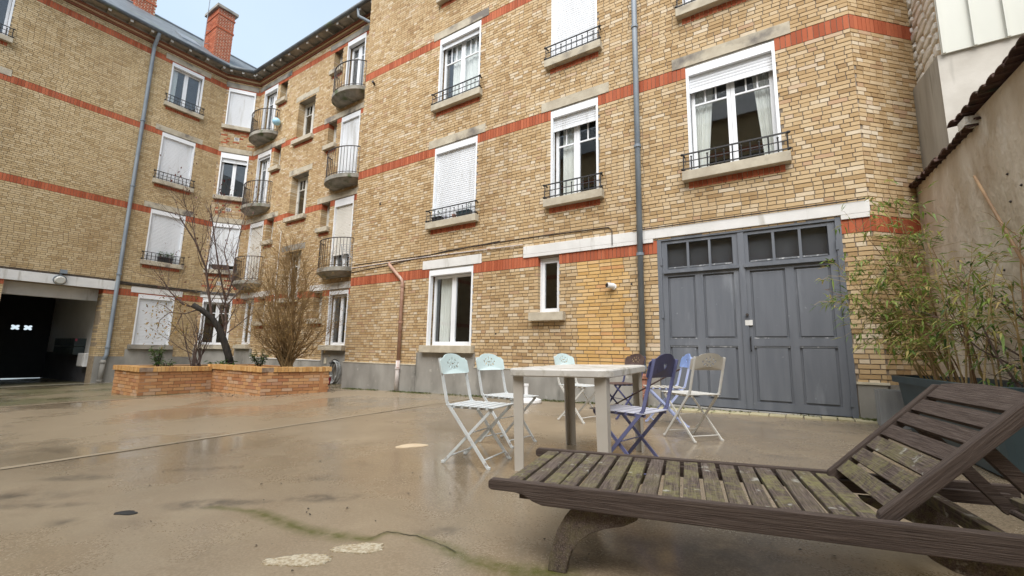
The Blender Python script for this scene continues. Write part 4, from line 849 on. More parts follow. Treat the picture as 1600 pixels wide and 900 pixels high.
# ================================================================== BRICK PLANTER
pl = thing('brick_planter', 'stepped orange brick planter with upright brick rim and bare shrubs', 'planter', (-11.5, 5.3, gz(-11.5, 5.3)))
TOPS = [.395, .445]; SEG = [((-13.75, 3.70), (-12.15, 3.70), 0), ((-12.15, 3.70), (-12.15, 5.13), 0), ((-12.15, 5.13), (-9.84, 5.13), 1), ((-9.84, 5.13), (-9.50, 6.55), 1)]
back = [(-9.50, 6.55), (-13.75, 6.9)]; cache = {}
def inst(key, mk, name, p, par):
    if key not in cache: cache[key] = mk()
    o = link(name, cache[key], p, par); return o
for si, (a, b, lv) in enumerate(SEG):
    a = Vector((*a, 0)); b = Vector((*b, 0)); d = (b - a).normalized(); N_ = Vector((d.y, -d.x, 0)); ln = (b - a).length; F = frame(a, d, N_); top = TOPS[lv]
    core = MB().fbox(F, (0 if si % 2 == 0 else .006), ln - (0 if si % 2 == 0 else .006), -.24, -.012, -.6, top - .10).build('planter_wall', 'mortar_orange', pl)
    zb = gz(a.x, a.y) - .06; n = 8; h = (top - .105 - zb) / n
    for r in range(n):
        u = -.1 * (r % 2) - .01
        while u < ln:
            e0, e1 = max(0, u), min(ln, u + .213); u += .222
            if e1 - e0 < .04: continue
            F0 = frame((0, 0, 0), d, N_); w_ = e1 - e0
            mk = lambda: MB().fbox(F0, -w_ / 2, w_ / 2, -.02, .004, 0, h - .009).mesh('brick', 'brick_orange')
            o = inst((si, round(w_, 3), lv), mk, 'brick', F((e0 + e1) / 2, U(-.004, .002), zb + r * h), core)
            o.rotation_euler = (0, 0, U(-.008, .008))
    u0 = -.035 if si in (0, 2) else .22; u1 = ln + (.035 if si in (0, 2, 3) else -.0)
    if si == 2: u0 = -.22
    if si == 1: u1 = ln - .03
    n = int(round((u1 - u0) / .074)); st = (u1 - u0) / n
    for k in range(n):
        mk = lambda: MB().fbox(frame((0, 0, 0), d, N_), -st / 2 + .004, st / 2 - .004, -.22, .035, 0, .105).mesh('rim_brick', 'brick_cap')
        o = inst(('c', si), mk, 'rim_brick', F(u0 + (k + .5) * st, U(-.004, .004), top - .105 + U(-.003, .003)), core); o.rotation_euler = (U(-.01, .01), U(-.01, .01), 0)
    MB().fbox(F, u0, u1, -.215, .026, top - .104, top - .008).build('rim_mortar', 'mortar_orange', core)
for a, b in (((-13.75, 6.9), (-13.75, 3.7)), ((-9.5, 6.55), (-13.75, 6.9))):
    a = Vector((*a, 0)); b = Vector((*b, 0)); d = (b - a).normalized(); F = frame(a, d, Vector((d.y, -d.x, 0))); MB().fbox(F, 0.02, (b - a).length - .02, -.22, -.002, -.6, .39).build('planter_wall', 'brick_orange', pl)
MB().add([(-13.7, 3.75, .31), (-12.25, 3.75, .31), (-12.25, 5.2, .315), (-9.9, 5.2, .36), (-9.62, 6.5, .36), (-13.7, 6.85, .33)], [(0, 1, 2, 3, 4, 5)]).build('soil', 'soil', pl, fix=False)
setp(MB(), ) if False else None
# ------------------------------------------------------------------ bare tree and shrubs
def leaf(mb, p, d, ln, wd, rnd=None, droop=.3):
    d = Vector(d).normalized(); s_ = d.cross(Vector((U(-.3, .3), U(-.3, .3), 1)))
    if s_.length < 1e-4: s_ = d.orthogonal()
    s_.normalize(); m_ = Vector(p) + d * ln * .45; e = Vector(p) + d * ln + Vector((0, 0, -droop * ln))
    mb.add([p, m_ + s_ * wd / 2, e, m_ - s_ * wd / 2], [(0, 1, 2, 3)], R() if rnd is None else rnd)
TIPS = []
def grow(mb, p, d, ln, r, depth, wander=.25, upb=.1, kids=3, spread=.7, n=5, r_end=.25):
    p = Vector(p); d = Vector(d).normalized(); pts = [p.copy()]; rs = [r]; k = 4
    for i in range(k):
        d = (d + Vector((U(-1, 1), U(-1, 1), U(-1, 1))) * wander + Vector((0, 0, upb))).normalized(); p = p + d * ln / k; pts.append(p.copy()); rs.append(r * (1 - (1 - r_end) * (i + 1) / k))
    mb.tube(pts, rs, n, cap=False); TIPS.extend(pts[2:])
    if depth > 0:
        for j in range(kids):
            i = random.choice((1, 2, 3, 4)); dd = (pts[i] - pts[i - 1]).normalized(); a = Vector((U(-1, 1), U(-1, 1), U(-.5, .8))).normalized()
            grow(mb, pts[i], dd * (1 - spread * .5) + a * spread, ln * U(.5, .75), rs[i] * .6, depth - 1, wander, upb, kids, spread, max(3, n - 1), r_end)
def pxpath(base, px, dep=0):
    n = Vector((base[0], base[1], 0)).normalized(); return [onF(x, y, base) + n * (dep * k / max(1, len(px) - 1)) for k, (x, y) in enumerate(px)]
tb = Vector((-12.6, 5.75, .30)); tb = Vector((*onF(361, 572, tb).to_2d(), .30))
tree = thing('tree', 'bare leaning tree with a sawn dark trunk in the brick planter', 'tree', tb)
tp = pxpath(tb, [(362, 575), (357, 555), (350, 533), (342, 513), (331, 497), (316, 485), (301, 476)])
tp[0].z = .27; MB().tube(tp, [.10, .09, .085, .08, .075, .07, .068], 10).build('trunk', 'bark', tree, smooth=True, fix=False)
br = MB(); TIPS.clear()
LIMBS = [([(349, 533), (353, 505), (352, 470), (362, 440), (368, 400)], .055, .3), ([(331, 497), (326, 455), (322, 420), (306, 380), (283, 345)], .05, -.3), ([(312, 483), (285, 475), (265, 455), (255, 440)], .035, .2), ([(352, 480), (372, 455), (390, 430)], .03, .6),
         ([(352, 470), (342, 420), (335, 370), (330, 330)], .035, -.6), ([(362, 440), (350, 390), (360, 350)], .028, .5), ([(322, 420), (330, 370), (345, 320)], .022, .4), ([(355, 520), (375, 505), (392, 490)], .025, .2), ([(306, 380), (300, 345), (285, 310)], .016, 0), ([(368, 400), (378, 350), (385, 325)], .02, .2)]
for px, r, dep in LIMBS:
    r *= .7
    pts = pxpath(tb, px, dep); rs = [r * (1 - .55 * k / (len(pts) - 1)) for k in range(len(pts))]; br.tube(pts, rs, 6, cap=False)
    for k in range(1, len(pts)):
        d = (pts[k] - pts[k - 1]).normalized()
        for q in range(4): grow(br, pts[k].lerp(pts[k - 1], U(0, .6)), d * .7 + Vector((U(-1, 1), U(-1, 1), U(-.2, .8))) * .6, U(.6, 1.15), max(.007, rs[k] * .45), 2, .22, .06, 3, .65, 4)
br.build('branches', 'twig_brown', tree, fix=False)
tips = TIPS[:]; lf = MB(); lg = MB()
for q in range(230):
    p = random.choice(tips); leaf(lf, p, (U(-1, 1), U(-1, 1), U(-1, .2)), U(.04, .08), U(.025, .045))
lp = [onF(*q, tb) for q in ((250, 475), (260, 485), (250, 500), (272, 510), (240, 515), (255, 530), (265, 478), (258, 515), (290, 470))]
for c in lp:
    br2 = [c + Vector((U(-.3, .3), U(-.3, .3), U(-.2, .2))) for _ in range(20)]
    for p in br2: leaf(lg, p, (U(-1, 1), U(-1, 1), U(-.9, .1)), U(.045, .085), U(.025, .045))
setp(lf.build('leaves', 'leaf_red', tree, fix=False), kind='stuff'); setp(lg.build('leaves', 'leaf_autumn', tree, fix=False), kind='stuff')
sm = MB(); tw = pxpath(tb, [(312, 483), (290, 490), (265, 488), (250, 500), (245, 515)])
sm.tube(tw, [.02, .015, .012, .008, .005], 5, cap=False).tube(pxpath(tb, [(285, 489), (275, 510), (262, 530)]), [.012, .008, .005], 5, cap=False).tube(pxpath(tb, [(270, 489), (258, 478), (246, 474)]), [.012, .008, .005], 5, cap=False); sm.build('twigs', 'twig_brown', tree, fix=False)
def shrub(base, label, name, stems, px_tips, mat, leafmat, nleaf, lsz, r0, depth, kids, spread, dj=.6, group=None, sub=.45):
    t_ = thing(name, label, 'shrub', base); mb = MB(); TIPS.clear(); n_ = Vector((base[0], base[1], 0)).normalized()
    for k in range(stems):
        tx, ty = px_tips(k); tip = onF(tx, ty, base) + n_ * U(-dj, dj); b0 = base + Vector((U(-.12, .12), U(-.12, .12), -.03)); wj = .07 * (tip - b0).length; rv = lambda: Vector((U(-wj, wj), U(-wj, wj), U(-wj, wj))); mid = b0.lerp(tip, .5) + Vector((0, 0, .12 * (tip - b0).length)) * U(-.3, 1) + rv(); c1 = b0 + (mid - b0) * .5 + Vector((0, 0, .12)) + rv() * .6
        pts = [b0, c1, mid, mid.lerp(tip, .5) + Vector((U(-.05, .05), U(-.05, .05), .04)), tip]; mb.tube(pts, [r0, r0 * .8, r0 * .6, r0 * .4, r0 * .2], 4, cap=False); TIPS.extend(pts[2:])
        for j in range(kids):
            i = random.choice((1, 2, 3, 4)); d = (pts[i] - pts[i - 1]).normalized(); p = pts[i - 1].lerp(pts[i], U(.2, 1)); grow(mb, p, d + Vector((U(-1, 1), U(-1, 1), U(-.1, .6))) * spread, (tip - b0).length * U(.22, sub), r0 * .42, depth, .34, .02, 3, .8, 3)
    mb.build('stems', mat, t_, fix=False)
    lb = MB()
    for q in range(nleaf): p = random.choice(TIPS) + Vector((U(-.06, .06), U(-.06, .06), U(-.06, .06))); leaf(lb, p, (U(-1, 1), U(-1, 1), U(-.6, .8)), lsz * U(.6, 1.4), lsz * U(.3, .6))
    if nleaf: setp(lb.build('leaves', leafmat, t_, fix=False), kind='stuff')
    return t_
fb = Vector((-10.9, 6.0, .34)); fb = Vector((*onF(448, 575, fb).to_2d(), .34))
def ftip(k):
    g = math.pi * U(.0, 1.0); rr = U(.45, 1.0) ** .6; return 450 - math.cos(g) * 70 * rr, 500 - math.sin(g) * 100 * rr + abs(math.cos(g)) * 25
shrub(fb, 'dense golden brown twiggy shrub fanning out of the brick planter', 'shrub', 52, ftip, 'twig_golden', 'leaf_golden', 3600, .045, .017, 2, 9, .95, sub=.6)
sb_ = Vector((-13.2, 5.1, .30)); sb_ = Vector((*onF(309, 573, sb_).to_2d(), .30))
shrub(sb_, 'thin bare shrub with grey brown stems beside the leaning tree', 'shrub', 13, lambda k: (262 + 84 * k / 12 + U(-6, 6), 505 - 22 * math.sin(math.pi * k / 12) + U(-18, 30)), 'twig_brown', 'leaf_autumn', 90, .06, .016, 1, 4, .5, dj=.4)
def bush(base, label, name, px, n, mat, lsz, hgt, wid, up_=.5):
    t_ = thing(name, label, 'plant', base); sb2 = MB(); lb = MB()
    for k in range(9):
        tip = base + Vector((U(-wid, wid), U(-wid, wid), U(.5, 1) * hgt)); sb2.tube([base + Vector((0, 0, -.03)), base.lerp(tip, .5) + Vector((0, 0, .05)), tip], [.008, .006, .003], 4, cap=False)
        for q in range(n // 9): leaf(lb, base.lerp(tip, U(.25, 1.05)) + Vector((U(-.04, .04), U(-.04, .04), U(-.03, .03))), (U(-1, 1), U(-1, 1), U(-.2, 1) * up_), lsz * U(.6, 1.3), lsz * U(.3, .5))
    sb2.build('stems', 'twig_brown', t_, fix=False); setp(lb.build('leaves', mat, t_, fix=False), kind='stuff')
def at_soil(px, approx, z): return Vector((*onF(px, 572, Vector((*approx, z))).to_2d(), z))
bush(at_soil(247, (-13.3, 4.3), .30), 'bright green feathery plant at the planter end', 'plant', None, 260, 'leaf_green', .08, .62, .16)
bush(at_soil(262, (-13.0, 4.5), .30), 'low green plant beside the feathery one', 'plant', None, 120, 'leaf_green', .07, .25, .2)
bush(at_soil(405, (-11.6, 6.0), .34), 'small evergreen bush with glossy leaves under the golden shrub', 'plant', None, 320, 'leaf_green', .08, .48, .3)
bush(at_soil(345, (-12.6, 5.3), .33), 'dark strappy tuft at the foot of the leaning tree', 'plant', None, 70, 'leaf_green', .14, .2, .3)

# ================================================================== TROUGH, BAMBOO AND CANES
def trough():
    o = thing('trough', 'long dark teal plastic trough below the garden wall', 'planter', (1.35, 5.45, gz(1.35, 5.45)))
    L_, W_, H = 2.35, .68, .61; z0 = gz(1.35, 5.45); F = lambda x, y, z: (1.30 + gU.x * x + gN.x * -y, 5.45 + gU.y * x + gN.y * -y, z0 + z)
    def ring(l, w_, z, r=.14):
        q = []
        for cx, cy, a0 in ((l / 2 - r, w_ / 2 - r, 0), (-l / 2 + r, w_ / 2 - r, 90), (-l / 2 + r, -w_ / 2 + r, 180), (l / 2 - r, -w_ / 2 + r, 270)):
            for k in range(6): g = rad(a0 + 18 * k); q.append(F(cx + r * math.cos(g), cy + r * math.sin(g), z))
        return q
    RS = [ring(L_ - .2, W_ - .14, 0), ring(L_ - .05, W_ - .03, H - .07), ring(L_ + .03, W_ + .05, H - .065), ring(L_ + .04, W_ + .06, H), ring(L_ - .03, W_ - .01, H + .004), ring(L_ - .06, W_ - .04, H - .09)]
    m_ = MB(); n = 24; m_.add([q for r in RS for q in r], [(i * n + k, i * n + (k + 1) % n, (i + 1) * n + (k + 1) % n, (i + 1) * n + k) for i in range(5) for k in range(n)] + [tuple(range(n - 1, -1, -1))]); m_.build('tub', 'tub_teal', o, smooth=False)
    MB().add(ring(L_ - .05, W_ - .03, H - .06), [tuple(range(24))]).build('soil', 'soil', o, fix=False); return F, z0 + H - .07
FT, tz = trough()
zb = thing('zinc_box', 'small grey zinc box standing between trough and garage door', 'box', (.92, 6.95, gz(.92, 6.95)))
m_ = MB(); z0 = gz(.92, 6.95) - .005
for a, b, c, d in ((-.17, .17, -.17, -.16), (-.17, .17, .16, .17), (-.17, -.16, -.16, .16), (.16, .17, -.16, .16)): m_.box(.92 + a, .92 + b, 6.95 + c, 6.95 + d, z0, z0 + .42)
m_.build('box_sides', 'zinc_box', zb); MB().box(.765, 1.075, 6.795, 7.105, z0, z0 + .3).build('soil', 'soil', zb)
bam = thing('bamboo', 'leafy bamboo clump with arching yellow canes in the teal trough', 'bamboo', FT(-.6, 0, .5))
TI = [(1288, 452), (1296, 405), (1312, 430), (1330, 345), (1345, 400), (1362, 318), (1385, 292), (1402, 330), (1372, 282), (1425, 360), (1405, 400), (1350, 455), (1325, 475), (1388, 440), (1365, 410), (1395, 375), (1302, 470), (1380, 490), (1410, 500), (1345, 520), (1365, 540), (1430, 480), (1400, 545),
      (1440, 350), (1455, 385), (1470, 420), (1490, 400), (1510, 440), (1525, 400), (1545, 450), (1480, 470), (1560, 400), (1580, 440), (1500, 500), (1535, 500), (1570, 490), (1595, 360)]
lb = MB(); culms = []
for k, (tx, ty) in enumerate(TI):
    bx = (-1.0 + .55 * min(1, max(0, (tx - 1285) / 150)) if tx < 1435 else -.4 + 1.1 * (tx - 1435) / 160) + U(-.1, .1); base = Vector(FT(bx, U(-.2, .12), 0)); base.z = tz - .03
    tip = onY(tx, ty, base.y + U(-.35, .15)); sag = U(.05, .16)
    lim = 1.535 + .083 * (8.30 - tip.y) - .06
    if tip.x > lim: tip.x = lim
    pts = [base.lerp(tip, t_) + Vector((0, 0, sag * 4 * t_ * (1 - t_) * 1.6)) for t_ in (0, .17, .34, .5, .66, .83, 1)]
    mb = MB().tube(pts, [.007, .0068, .006, .0052, .0042, .003, .0015], 6, cap=False)
    for i in range(2, 7):
        for q in range(4 if i > 2 else 2):
            p = pts[i - 1].lerp(pts[i], R()); d = Vector((U(-1, 1), U(-1, 1), U(-.1, .7))).normalized(); ln = U(.08, .26); e = p + d * ln; e2 = e + d * ln * .4 - Vector((0, 0, .05))
            for w_ in (e, e2):
                if w_.x > 1.535 + .083 * (8.30 - w_.y) - .02: w_.x = 1.535 + .083 * (8.30 - w_.y) - .02
            mb.tube([p, e, e2], [.0022, .0016, .001], 3, cap=False)
            for _ in range(5 if tx < 1435 else 3): leaf(lb, p.lerp(e2, U(.35, 1.05)), d + Vector((U(-.9, .9), U(-.9, .9), U(-.9, .4))), U(.07, .155), U(.013, .023), droop=U(.1, .5))
    mb.build('culm', 'cane' if k % 3 else 'cane_brown', bam, fix=False)
setp(lb.build('leaves', 'leaf_bamboo', bam, fix=False), kind='stuff')
c0 = Vector((1.62, 4.55, tz - .05)); 
pole = thing('bamboo_pole', 'bare brown bamboo pole leaning over the trough against the rendered wall', 'pole', c0)
MB().tube([c0, onY(1600, 411, 4.78), onY(1522, 275, 5.0)], [.013, .012, .010], 8).build('pole', 'cane_brown', pole, smooth=True, fix=False)
bs = thing('bare_branch', 'twiggy brown branch with sparse leaves rising from the trough end', 'shrub', FT(.75, 0, .5)); TIPS.clear(); mb = MB()
for px in ([(1640, 600), (1600, 560), (1550, 530), (1490, 505), (1450, 490)], [(1660, 520), (1600, 500), (1560, 470), (1530, 440)], [(1600, 615), (1560, 560), (1530, 500), (1520, 450)], [(1640, 580), (1590, 575), (1530, 545), (1500, 520)]):
    pts = [onY(x, y, 4.75 + .12 * k) for k, (x, y) in enumerate(px)]
    for p in pts: p.x = min(p.x, 1.535 + .083 * (8.3 - p.y) - .05)
    pts = [Vector(FT(.75, 0, .5))] + pts; mb.tube(pts, [.011, .010, .008, .006, .0045, .003][:len(pts)], 5, cap=False)
    for i in range(1, len(pts)):
        for q in range(3): grow(mb, pts[i].lerp(pts[i - 1], R()), Vector((U(-1, .1), U(-.6, .6), U(-.2, .9))), U(.12, .3), .003, 1, .3, .05, 3, .8, 3)
mb.build('stems', 'twig_brown', bs, fix=False); lb = MB()
for q in range(110): leaf(lb, random.choice(TIPS), (U(-1, .5), U(-1, 1), U(-.8, .5)), U(.05, .1), U(.012, .02))
setp(lb.build('leaves', 'leaf_green', bs, fix=False), kind='stuff')

# ================================================================== TABLE
def table():
    t_ = thing('garden_table', 'weathered white plastic garden table with wide moulded legs', 'table'); hx, hy, r = .40, .60, .10
    def ring(e, z, n=8):
        q = []
        for cx, cy, a0 in ((hx - r, hy - r, 0), (-hx + r, hy - r, 90), (-hx + r, -hy + r, 180), (hx - r, -hy + r, 270)):
            for k in range(n): g = rad(a0 + 90 / (n - 1) * k); q.append((cx + (r + e) * math.cos(g), cy + (r + e) * math.sin(g), z))
        return q
    RS = [ring(-.02, .705), ring(0, .700), ring(.012, .708), ring(.012, .748), ring(.004, .759), ring(-.02, .7605), ring(-.05, .757)]; n = 32
    m_ = MB().add([q for s_ in RS for q in s_], [(i * n + k, i * n + (k + 1) % n, (i + 1) * n + (k + 1) % n, (i + 1) * n + k) for i in range(6) for k in range(n)] + [tuple(range(n - 1, -1, -1)), tuple(6 * n + k for k in range(n))]); m_.build('table_top', 'plastic_white', t_)
    for sx in (-1, 1):
        for sy in (-1, 1):
            X, Y = sx * .325, sy * .52; a, th = .043, .012; poly = [(a, a), (-a, a), (-a, a - th), (a - th, a - th), (a - th, -a), (a, -a)]   # angle section, corner outwards
            lo = [(X + sx * x * .85, Y + sy * y * .85, 0) for x, y in poly]; hi = [(X + sx * x, Y + sy * y, .704) for x, y in poly]; k = 6
            o = MB().add(lo + hi, [tuple(range(k)), tuple(range(2 * k - 1, k - 1, -1))] + [(i, (i + 1) % k, (i + 1) % k + k, i + k) for i in range(k)]).build('leg', 'plastic_taupe', t_)
    return t_
tb_ = table(); tb_.location = (-1.535, 3.49, gz(-1.535, 3.49)); tb_.rotation_euler = (math.atan(GC), -math.atan(GB), rad(4.5))
MB_ = MB().box(-.1, .1, -.07, .07, 0, .012).box(-.06, .04, -.03, .03, .012, .016)
# ================================================================== FOLDING CHAIRS
def chair(label, plate_m, frame_m, slat_m, x, y, ang, group=None, heart=False, dark=False):
    c = thing('folding_chair', label, 'chair', group=group)
    for s_ in (-1, 1):
        yy = .188 * s_
        MB().bar((-.275, yy, .83), (-.185, yy, .475), .011, .024, (1, 0, 0)).bar((-.185, yy, .477), (.205, yy, .012), .011, .024, (1, 0, 0)).build('leg', frame_m, c)
        yi = .170 * s_
        MB().bar((.215, yi, .438), (-.205, yi, .012), .011, .022, (1, 0, 0)).build('leg', frame_m, c)
        MB().bar((-.19, yi * .98, .442), (.225, yi * .98, .446), .012, .02).build('seat_rail', frame_m, c)
        for fx, fy in ((.213, yy), (-.213, yi)): MB().bar((fx - .014, fy, .011), (fx + .014, fy, .011), .018, .022).build('foot', frame_m if not dark else 'rubber_black', c, bevel=.004)
    for fx, z, w_ in ((.165, .062, .185), (-.165, .055, .168)): MB().tube([(fx, -w_, z), (fx, w_, z)], .006, 6).build('stretcher', frame_m, c, fix=False)
    MB().tube([(.012, -.19, .245), (.012, .19, .245)], .005, 6).build('pivot_rod', frame_m, c, fix=False)
    for k in range(6):
        xx = -.165 + k * .076; MB().box(xx - .029, xx + .029, -.195, .195, .452, .460).build('seat_slat', slat_m, c, bevel=.003)
    W_, H0, H1 = .215, .70, .83; out = [(-W_, H0 + .012), (-W_ + .02, H0), (W_ - .02, H0), (W_, H0 + .012), (W_, H1 - .02), (W_ - .03, H1)] + [(.14 * math.cos(math.pi * k / 12), H1 + .045 * math.sin(math.pi * k / 12)) for k in range(1, 12)] + [(-W_ + .03, H1), (-W_, H1 - .02)]
    holes = []
    if heart:
        hh = []
        for k in range(24): g = 2 * math.pi * k / 24; hh.append((.0016 * 16 * math.sin(g) ** 3, .785 + .0016 * (13 * math.cos(g) - 5 * math.cos(2 * g) - 2 * math.cos(3 * g) - math.cos(4 * g))))
        holes = [hh]
    else:
        for (hx, hz, a, b, rot) in ((-.075, .79, .008, .018, .5), (-.045, .815, .008, .014, -.5), (0, .825, .007, .02, 0), (.045, .815, .008, .014, .5), (.08, .785, .008, .016, -.5), (-.05, .765, .008, .02, -.9), (-.018, .75, .007, .016, 0), (.02, .75, .007, .016, .3), (.055, .76, .008, .018, 1.0), (.0, .785, .022, .006, 0), (-.03, .79, .006, .01, 0), (.03, .79, .006, .01, 0)):
            holes.append([(hx + a * math.cos(q) * math.cos(rot) - b * math.sin(q) * math.sin(rot), hz + a * math.cos(q) * math.sin(rot) + b * math.sin(q) * math.cos(rot)) for q in [2 * math.pi * k / 10 for k in range(10)]])
    tilt = math.atan(.09 / .355)
    def F(x_, t_, z_): q = z_ - .70; return (-.245 - q * math.sin(tilt) + .016 + t_ - .02 * (1 - (x_ / .215) ** 2), x_, .70 + q * math.cos(tilt))
    plate_with_holes(out, holes, .006, F).build('backrest', plate_m, c)
    c.location = (x, y, gz(x, y)); c.rotation_euler = (0, 0, rad(ang)); return c
chair('mint folding metal chair at the table, nearer the wooden lounger of the mint pair', 'paint_mint', 'paint_pale', 'paint_pale', -2.27, 2.98, 8)
chair('mint folding metal chair at the table, nearer the parasol foot of the mint pair', 'paint_mint', 'paint_pale', 'paint_pale', -2.49, 3.76, -5)
chair('mint folding chair standing alone behind the table near the brick wall', 'paint_mint', 'paint_ivory', 'paint_pale', -2.48, 5.45, -12)
c4 = chair('rusty brown folding chair with peeling lilac backrest near the downpipe', 'rusty_brown', 'paint_indigo', 'rusty_brown', -2.12, 6.05, -125)
c5 = chair('indigo folding chair with heart cutout and lilac seat slats at the table', 'paint_indigo', 'paint_violet', 'paint_lilac', -1.07, 3.28, 170, heart=True)
chair('light blue folding chair with plain backrest behind the indigo one', 'paint_blue', 'paint_paleblue', 'paint_greige', -1.42, 5.68, 205, heart=True)
chair('ivory folding chair with greige backrest in front of the garage door', 'paint_greige', 'paint_ivory', 'paint_ivory', -.97, 4.93, 143)
r0 = onY(957, 634, 3.75); r1 = onY(1062, 577, 3.60)
rod = thing('metal_rod', 'thin dark metal rod slanting across the indigo chair', 'rod', r0); MB().tube([r0, r1], .006, 6).build('rod', 'rusty_brown', rod, fix=False)
# ================================================================== WOODEN LOUNGER
def lounger():
    o = thing('sun_lounger', 'weathered mossy wooden sun lounger with raised slatted backrest', 'sun lounger'); HW = .32; ZT = .34
    for s_ in (-1, 1):
        prof = [(0, ZT - .036), (.012, ZT - .044), (.12, ZT - .044), (.16, ZT - .052), (.20, ZT - .072), (.24, ZT - .083), (2.02, ZT - .083), (2.02, ZT), (.012, ZT), (0, ZT - .01)]
        MB().prism(prof, s_ * HW - .017, s_ * HW + .017).build('side_rail', 'wood_long', o, bevel=.004)
        leg = [(.36, .255), (.325, .215), (.295, .165), (.272, .11), (.257, .055), (.25, 0), (.325, 0), (.334, .045), (.352, .09), (.385, .13), (.43, .165), (.49, .19), (.56, .208), (.61, .235), (.62, .255)]
        MB().prism(leg, s_ * .28 - .022, s_ * .28 + .022).build('leg', 'wood_cross', o, bevel=.004)
        leg = [(2.1 - x_, z_) for x_, z_ in leg]
        MB().prism(leg, s_ * .28 - .022, s_ * .28 + .022).build('leg', 'wood_cross', o, bevel=.004)
        MB().box(.13, 1.98, s_ * (HW - .03) - .0125, s_ * (HW - .03) + .0125, ZT - .075, ZT - .028).build('slat_bearer', 'wood_long', o)
    for k in range(17):
        x = .105 + k * .0785; q = MB().box(-.0315, .0315, -HW + .02, HW - .02, -.012, .010); sl = q.build('slat', 'wood_cross', o, bevel=.004)
        sl.location = Vector((x, 0, ZT - .028 + U(-.003, .002))); sl.rotation_euler = (U(-.006, .006), U(-.02, .02), U(-.012, .012))
    ang = rad(43); hx, hz = 1.415, ZT - .03; ca, sa = math.cos(ang), math.sin(ang)
    B = lambda x, y, z: (hx + x * ca - z * sa, y, hz + x * sa + z * ca)
    for s_ in (-1, 1):
        yy = s_ * (HW - .045); MB().prism([(-.03, .010), (.55, .010), (.572, .018), (.575, .04), (.56, .056), (0, .056), (-.03, .035)], yy - .017, yy + .017, B).build('backrest_rail', 'wood_slant', o, bevel=.004)
        MB().bar(B(.38, s_ * .2, -.0), (1.93, s_ * .2, ZT - .07), .03, .04).build('prop', 'wood_long', o)
    def bslat(x0, x1, arch=0):
        n = 12; top = []
        ys = [-(HW - .064) + 2 * (HW - .064) * k / n for k in range(n + 1)]
        vs = []
        for z in (.028, .046):
            for y in ys: vs.append(B(x0, y, z))
            for y in ys: vs.append(B(x1 + arch * (1 - (y / HW) ** 2), y, z))
        m_ = n + 1; fs = []
        for k in range(n): fs += [(k, k + 1, m_ + k + 1, m_ + k), (2 * m_ + k, 3 * m_ + k, 3 * m_ + k + 1, 2 * m_ + k + 1), (k, 2 * m_ + k, 2 * m_ + k + 1, k + 1), (m_ + k, m_ + k + 1, 3 * m_ + k + 1, 3 * m_ + k)]
        fs += [(0, m_, 3 * m_, 2 * m_), (n, 2 * m_ + n, 3 * m_ + n, m_ + n)]
        sl = MB().add(vs, fs).build('backrest_slat', 'wood_cross' if x0 < .2 else 'wood_back', o)
    x = .03
    for k in range(6): bslat(x + U(-.003, .003), x + .060 + U(-.003, .003)); x += .0785
    bslat(x, x + .062, .035)
    for xx, zz in ((1.72, ZT - .06), (1.99, ZT - .06)): MB().box(xx - .02, xx + .02, -HW + .017, HW - .017, zz - .03, zz + .02).build('crossbar', 'wood_cross', o, bevel=.003)
    MB().tube([(1.93, -.24, ZT - .07), (1.93, .24, ZT - .07)], .012, 8).build('prop_rod', 'wood_plain', o)
    return o
lo = lounger(); LA = rad(11.5); c_ = Vector((-1.215, 1.935)); lo.location = (c_.x, c_.y, gz(c_.x, c_.y)); lo.rotation_euler = (math.atan(GC) * .9, -math.atan(GB), LA)

# ================================================================== SMALL THINGS
def lathe_thing(name, label, cat, loc, prof, mat, part, n=24):
    t_ = thing(name, label, cat, loc); MB().lathe(prof, n, loc).build(part, mat, t_, smooth=False); return t_
pb = Vector((*onG(822, 630).to_2d(), 0)); pb.z = gz(pb.x, pb.y)
t_ = lathe_thing('parasol_base', 'white plastic parasol foot with short tube by the plinth', 'parasol base', pb, [(.26, 0), (.275, .03), (.27, .07), (.20, .095), (.05, .11)], 'plastic_clean', 'foot', 28)
MB().lathe([(.035, .1), (.035, .30), (.045, .302), (.045, .34), (.03, .342)], 14, pb).build('tube', 'plastic_clean', t_)
sc_ = Vector(FB(-2.76 - BX, .01, 2.09)); t_ = thing('security_camera', 'small white round security camera on the yellow brick patch', 'camera', sc_)
MB().tube([FB(-2.72 - BX, -.005, 2.07), FB(-2.72 - BX, .045, 2.075)], .055, 14).build('mount', 'camera_white', t_); MB().tube([FB(-2.72 - BX, .04, 2.08), FB(-2.80 - BX, .135, 2.09)], .052, 14).build('body', 'camera_white', t_); MB().tube([FB(-2.799 - BX, .134, 2.09), FB(-2.808 - BX, .146, 2.091)], .038, 14).build('lens', 'lens_black', t_)
la = Vector((AX + .05, 3.57, 2.90)); t_ = thing('wall_lamp', 'round bulkhead lamp with sensor above the carriage passage', 'lamp', la)
MB().tube([(AX + .03, 3.57, 2.90), (AX + .09, 3.57, 2.88)], .16, 18).build('housing', 'zinc_pipe', t_); MB().tube([(AX + .09, 3.57, 2.88), (AX + .14, 3.57, 2.87)], [.14, .1], 18).build('diffuser', 'lamp_glass', t_); MB().box(AX + .03, AX + .13, 3.54, 3.70, 3.10, 3.22).box(AX + .03, AX + .06, 3.55, 3.60, 3.0, 3.12).build('sensor', 'zinc_pipe', t_)
mbx = thing('mailbox_bank', 'dark green bank of mailboxes inside the carriage passage', 'mailboxes', (-22.4, PY1 + .05, .5)); PW = PY1 + .125
for i in range(5):
    for j in range(2): MB().box(-23.7 + i * .52, -23.7 + i * .52 + .5, PW - .30, PW, .52 + j * .29, .52 + j * .29 + .275).build('mailbox', 'mailbox_green', mbx)
MB().box(-21.095, -21.07, PW - .30, PW - .25, .99, 1.07).build('red_tab', 'red_plastic', mbx)
